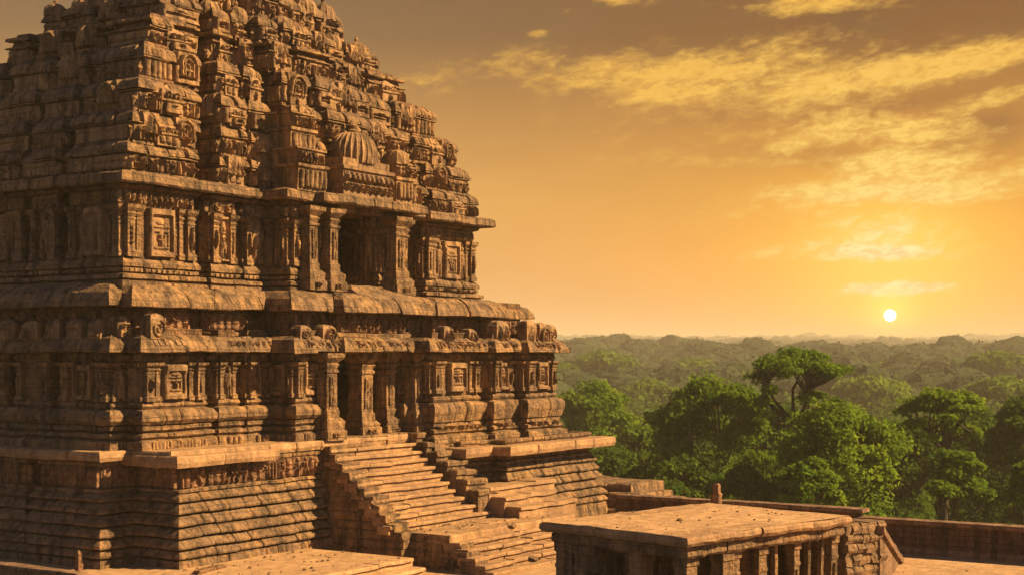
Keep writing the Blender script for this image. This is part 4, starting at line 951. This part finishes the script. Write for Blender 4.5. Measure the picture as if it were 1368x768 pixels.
# undergrowth on the slope
m = MB(); rng = np.random.default_rng(99)
for i in range(420):
    d = rng.uniform(75, 500); px = rng.uniform(720, 1400); x, y = ray(px, d); g = float(groundz(np.array([x]), np.array([y]))[0]); s = rng.uniform(1.5, 3.6) * (1 + d / 300)
    leaves(m, (x, y, g + s * .5), (s * 1.3, s * 1.3, s), 380, .0021 * d + .08, rng)
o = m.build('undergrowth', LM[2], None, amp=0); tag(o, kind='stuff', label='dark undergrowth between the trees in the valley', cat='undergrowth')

# ================================================================== HAZE
def quad_box(name, x0, x1, y0, y1, z0, z1, mat):
    V = [(x, y, z) for z in (z0, z1) for x, y in ((x0, y0), (x1, y0), (x1, y1), (x0, y1))]; m = MB(); m.add(V, [(3, 2, 1, 0), (4, 5, 6, 7), (0, 1, 5, 4), (1, 2, 6, 5), (2, 3, 7, 6), (3, 0, 4, 7)]); return m.build(name, mat, None, amp=0)
mt = bpy.data.materials.new('haze_air'); t = nt(mt); b = NB(t); pv = b.n('ShaderNodeVolumePrincipled'); pv.inputs['Color'].default_value = (1.0, .84, .62, 1); pv.inputs['Density'].default_value = .00031; pv.inputs['Anisotropy'].default_value = 0
o_ = b.n('ShaderNodeOutputMaterial'); b.l(pv.outputs[0], o_.inputs['Volume'])
o = quad_box('haze', -6300, 6400, -6300, 6400, -45, 100, mt); tag(o, kind='stuff')

# ================================================================== WORLD
SUN_AZ = math.atan2(-.82, .57); SUN_EL = R_(35)
w = bpy.data.worlds.new('World'); sc.world = w; w.use_nodes = True; t = w.node_tree; t.nodes.clear(); b = NB(t)
sky = b.n('ShaderNodeTexSky', sky_type='NISHITA'); sky.sun_disc = False; sky.sun_elevation = SUN_EL; sky.sun_rotation = math.pi / 2 - SUN_AZ; sky.air_density = .55; sky.dust_density = .3; sky.ozone_density = 2.0; sky.altitude = 3500
bg1 = b.n('ShaderNodeBackground'); b.l(sky.outputs[0], bg1.inputs[0]); bg1.inputs[1].default_value = .05
G_ = b.n('ShaderNodeTexCoord').outputs['Generated']
saz = ANG - math.atan(506 / 1976)     # true bearing of the setting sun
SF = (math.cos(saz), math.sin(saz), 0); SR = (math.sin(saz), -math.cos(saz), 0)
f_ = b.vm('DOT_PRODUCT', G_, SF).outputs['Value']; r_ = b.vm('DOT_PRODUCT', G_, SR).outputs['Value']
sepw = b.n('ShaderNodeSeparateXYZ'); b.l(G_, sepw.inputs[0])
A = b.m('MULTIPLY', b.m('ARCTAN2', r_, f_), 57.2958); Ev = b.m('MULTIPLY', b.m('ARCSINE', sepw.outputs[2]), 57.2958)
def AE(px, py):
    k = (px - 684) / FPX; a = math.atan(k); e = math.atan((HY - py) / FPX * math.cos(a)); return math.degrees(a) - math.degrees(math.atan(506 / 1976)), math.degrees(e)
def blob(px, py, sx, sy, tilt=0.0, ax=None):
    a0, e0 = AE(px, py); da = b.m('SUBTRACT', A, a0); de = b.m('SUBTRACT', Ev, e0)
    if tilt: de = b.m('SUBTRACT', de, b.m('MULTIPLY', da, tilt))
    q = b.m('ADD', b.m('POWER', b.m('ABSOLUTE', b.m('DIVIDE', da, sx)), 2.0), b.m('POWER', b.m('ABSOLUTE', b.m('DIVIDE', de, sy)), 2.0)); return b.m('EXPONENT', b.m('MULTIPLY', q, -1.0))
def c(r, g, bl): 
    L = lambda v: (v / 255 / 12.92) if v / 255 <= .04045 else ((v / 255 + .055) / 1.055) ** 2.4
    return (L(r), L(g), L(bl), 1)
# vertical gradient away from the sun (left) and near it (right)
def grad(stops):
    o = b.n('ShaderNodeValToRGB'); b.l(b.m('DIVIDE', b.m('ADD', Ev, 2.0), 20.0, clamp=True), o.inputs[0]); cr = o.color_ramp
    cr.elements[0].position = (stops[0][0] + 2) / 20; cr.elements[0].color = stops[0][1]; cr.elements[1].position = (stops[-1][0] + 2) / 20; cr.elements[1].color = stops[-1][1]
    for e, col in stops[1:-1]: x = cr.elements.new((e + 2) / 20); x.color = col
    return o.outputs[0]
gl = grad([(-1, c(214, 160, 104)), (1, c(222, 166, 108)), (3, c(212, 152, 88)), (6, c(212, 155, 84)), (9, c(178, 130, 74)), (12, c(124, 94, 66)), (16, c(100, 78, 60))])
gr = grad([(-1, c(242, 150, 30)), (1, c(246, 148, 14)), (3, c(244, 154, 18)), (6, c(226, 152, 36)), (9, c(182, 120, 44)), (12, c(112, 74, 42)), (16, c(92, 62, 42))])
base = b.mix(b.ramp(A, -24, -3), gl, gr)
# slow tonal unevenness of the veil
P2 = b.n('ShaderNodeCombineXYZ'); b.l(b.m('MULTIPLY', A, .12), P2.inputs[0]); b.l(b.m('MULTIPLY', Ev, .42), P2.inputs[1])
base = b.mix(b.m('MULTIPLY', b.ramp(b.noise(P2.outputs[0], 1.0, 6, .55, .4), .35, .7), .22), base, c(150, 100, 48))
# glow round the sun
base = b.mix(b.m('MULTIPLY', blob(1190, 405, 6.5, 3.2), .9), base, (1.15, .46, .0, 1)); base = b.mix(b.m('MULTIPLY', blob(1190, 335, 3.4, 2.2), .7), base, (1.2, .78, .1, 1))
base = b.mix(b.m('MULTIPLY', blob(1190, 415, 2.3, 1.1), .95), base, (1.3, .72, .0, 1))
# clouds
P3 = b.n('ShaderNodeCombineXYZ'); b.l(b.m('MULTIPLY', A, .5), P3.inputs[0]); b.l(b.m('ADD', b.m('MULTIPLY', Ev, 1.25), b.m('MULTIPLY', A, -.12)), P3.inputs[1])
cn = b.noise(P3.outputs[0], .8, 9, .62, .25); cn2 = b.noise(P3.outputs[0], 2.4, 7, .6, .4)
den = 0.0
for px, py, sx, sy, tl, am in ((900, 100, 5.4, .85, .02, 1.0), (1130, 112, 4.6, .62, .10, .85), (1270, 85, 3.6, .55, .12, .95), (1350, 70, 2.4, .5, .12, .8), (880, 130, 2.0, .35, .05, .7), (1140, 168, 2.6, .65, .0, .9), (1280, 178, 3.0, .5, -.03, .7),
    (1180, 248, 4.2, .55, .02, .9), (1270, 262, 2.6, .4, .02, .8), (1335, 130, 2.4, .35, .25, .8), (1090, 5, 3.0, .45, 0, .9), (830, 0, 1.5, .25, 0, .9), (560, 115, 1.4, .5, 0, .45), (1150, 328, 3.6, .5, 0, .75), (1200, 340, 2.0, .28, 0, .8), (1190, 387, 1.7, .3, 0, 1.6), (1110, 260, 2.2, .35, 0, .7), (1180, 215, 2.6, .4, 0, .75), (1060, 190, 1.6, .3, .1, .5), (1190, 300, 2.2, .5, 0, .6), (1240, 382, 1.2, .16, .06, .7), (715, 45, .5, .15, 0, .6), (760, 15, .7, .2, 0, .5), (1360, 230, 2.0, .5, .1, .7), (1250, 215, 2.0, .5, 0, .6), (1000, 340, 3, .3, 0, .35), (860, 180, 6, 1.0, 0, .34), (680, 80, 4, .8, 0, .3), (980, 290, 5, .6, 0, .34), (1080, 60, 5, .8, 0, .35), (960, 215, 3.5, .35, 0, .4)):
    den = b.m('ADD', den, b.m('MULTIPLY', blob(px, py, sx, sy, tl), am))
tex = b.ramp(b.m('ADD', cn, b.m('MULTIPLY', b.m('SUBTRACT', cn2, .5), .35)), .36, .66)
cn3 = b.noise(P3.outputs[0], 6.5, 6, .6, .3)
nz = b.m('ADD', b.m('ADD', b.m('MULTIPLY', b.m('SUBTRACT', cn, .5), 1.5), b.m('MULTIPLY', b.m('SUBTRACT', cn2, .5), 1.1)), b.m('MULTIPLY', b.m('SUBTRACT', cn3, .5), .45))
msk = b.m('POWER', b.m('MULTIPLY', b.ramp(b.m('ADD', nz, b.m('MULTIPLY', b.m('MINIMUM', den, 1.2), .8)), .22, .88), b.ramp(den, .03, .4), clamp=True), 1.15)
nearsun = blob(1190, 400, 7.5, 7.0)
ccol = b.mix(nearsun, c(234, 178, 72), c(255, 222, 110)); ccol = b.mix(blob(1190, 370, 3.2, 2.4), ccol, c(255, 244, 180))
# dark under-parts
dk = 0.0
for px, py, sx, sy, tl, am in ((1000, 30, 6, .8, 0, .8), (1250, 30, 5, .9, .05, 1.0), (1330, 170, 2.4, .8, .1, .9), (1120, 205, 3.4, .5, 0, .5), (1340, 35, 3, .8, 0, .7), (1050, 150, 4, .3, .05, .45), (1290, 205, 3.4, .35, .02, .5), (1200, 140, 4, .3, .1, .5), (780, 60, 4, .6, 0, .4)):
    dk = b.m('ADD', dk, b.m('MULTIPLY', blob(px, py, sx, sy, tl), am))
dk = b.m('MULTIPLY', b.m('MINIMUM', dk, 1.0), b.ramp(b.noise(P3.outputs[0], .55, 6, .55, .2), .3, .62), clamp=True)
base = b.mix(b.m('MULTIPLY', dk, .8), base, c(122, 72, 36))
ccol = b.mix(b.m('MULTIPLY', b.ramp(b.m('ADD', b.m('MULTIPLY', cn2, .6), b.m('MULTIPLY', cn3, .4)), .56, .44), .4), ccol, c(214, 146, 48))
skyc = b.mix(msk, base, ccol)
# the sun itself
a0, e0 = AE(1189, 421); sd = b.m('SQRT', b.m('ADD', b.m('POWER', b.m('ABSOLUTE', b.m('SUBTRACT', A, a0)), 2.0), b.m('POWER', b.m('ABSOLUTE', b.m('SUBTRACT', Ev, e0)), 2.0)))
skyc = b.mix(b.m('MULTIPLY', b.m('EXPONENT', b.m('MULTIPLY', b.m('POWER', sd, 2.0), -1.6)), .9), skyc, (1.6, 1.15, .12, 1))
disc = b.n('ShaderNodeMapRange'); b.l(sd, disc.inputs[0]); disc.inputs[1].default_value = .235; disc.inputs[2].default_value = .19
skyc = b.mix(disc.outputs[0], skyc, (14, 12, 8, 1))
bg2 = b.n('ShaderNodeBackground'); b.l(skyc, bg2.inputs[0]); bg2.inputs[1].default_value = .45
# the sunset glow fills the sky's western quarter, the rest is the plain evening sky
wA = b.m('SUBTRACT', 1.0, b.ramp(b.m('ABSOLUTE', b.m('ADD', A, 12.0)), 26, 44)); wE = b.m('SUBTRACT', 1.0, b.ramp(Ev, 14, 24)); wm = b.m('MULTIPLY', wA, wE)
mx = b.n('ShaderNodeMixShader'); b.l(wm, mx.inputs[0]); b.l(bg1.outputs[0], mx.inputs[1]); b.l(bg2.outputs[0], mx.inputs[2]); wo = b.n('ShaderNodeOutputWorld'); b.l(mx.outputs[0], wo.inputs[0])
# ================================================================== SUN + CAMERA
ld = bpy.data.lights.new('sun', 'SUN'); ld.energy = 5.0; ld.angle = R_(.6); ld.color = (1.0, .72, .34); lo_ = bpy.data.objects.new('sun', ld); COL.objects.link(lo_)
sdv = Vector((math.cos(SUN_AZ) * math.cos(SUN_EL), math.sin(SUN_AZ) * math.cos(SUN_EL), math.sin(SUN_EL))); lo_.rotation_euler = sdv.to_track_quat('Z', 'Y').to_euler()
cd = bpy.data.cameras.new('camera'); cam = bpy.data.objects.new('camera', cd); COL.objects.link(cam); cam.location = (CX, CY, CZ)
cam.rotation_euler = Vector((FW[0], FW[1], 0)).to_track_quat('-Z', 'Y').to_euler(); cd.sensor_width = 36; cd.lens = 36 * FPX / 1368; cd.shift_y = (HY - 384) / 1368; cd.clip_end = 20000; cd.clip_start = .5
sc.camera = cam
vs = sc.view_settings; vs.view_transform = 'Standard'; vs.look = 'None'; vs.gamma = 1; vs.exposure = 1.25
sc.cycles.volume_bounces = 1; sc.cycles.max_bounces = 4; sc.cycles.diffuse_bounces = 1; sc.cycles.transparent_max_bounces = 4
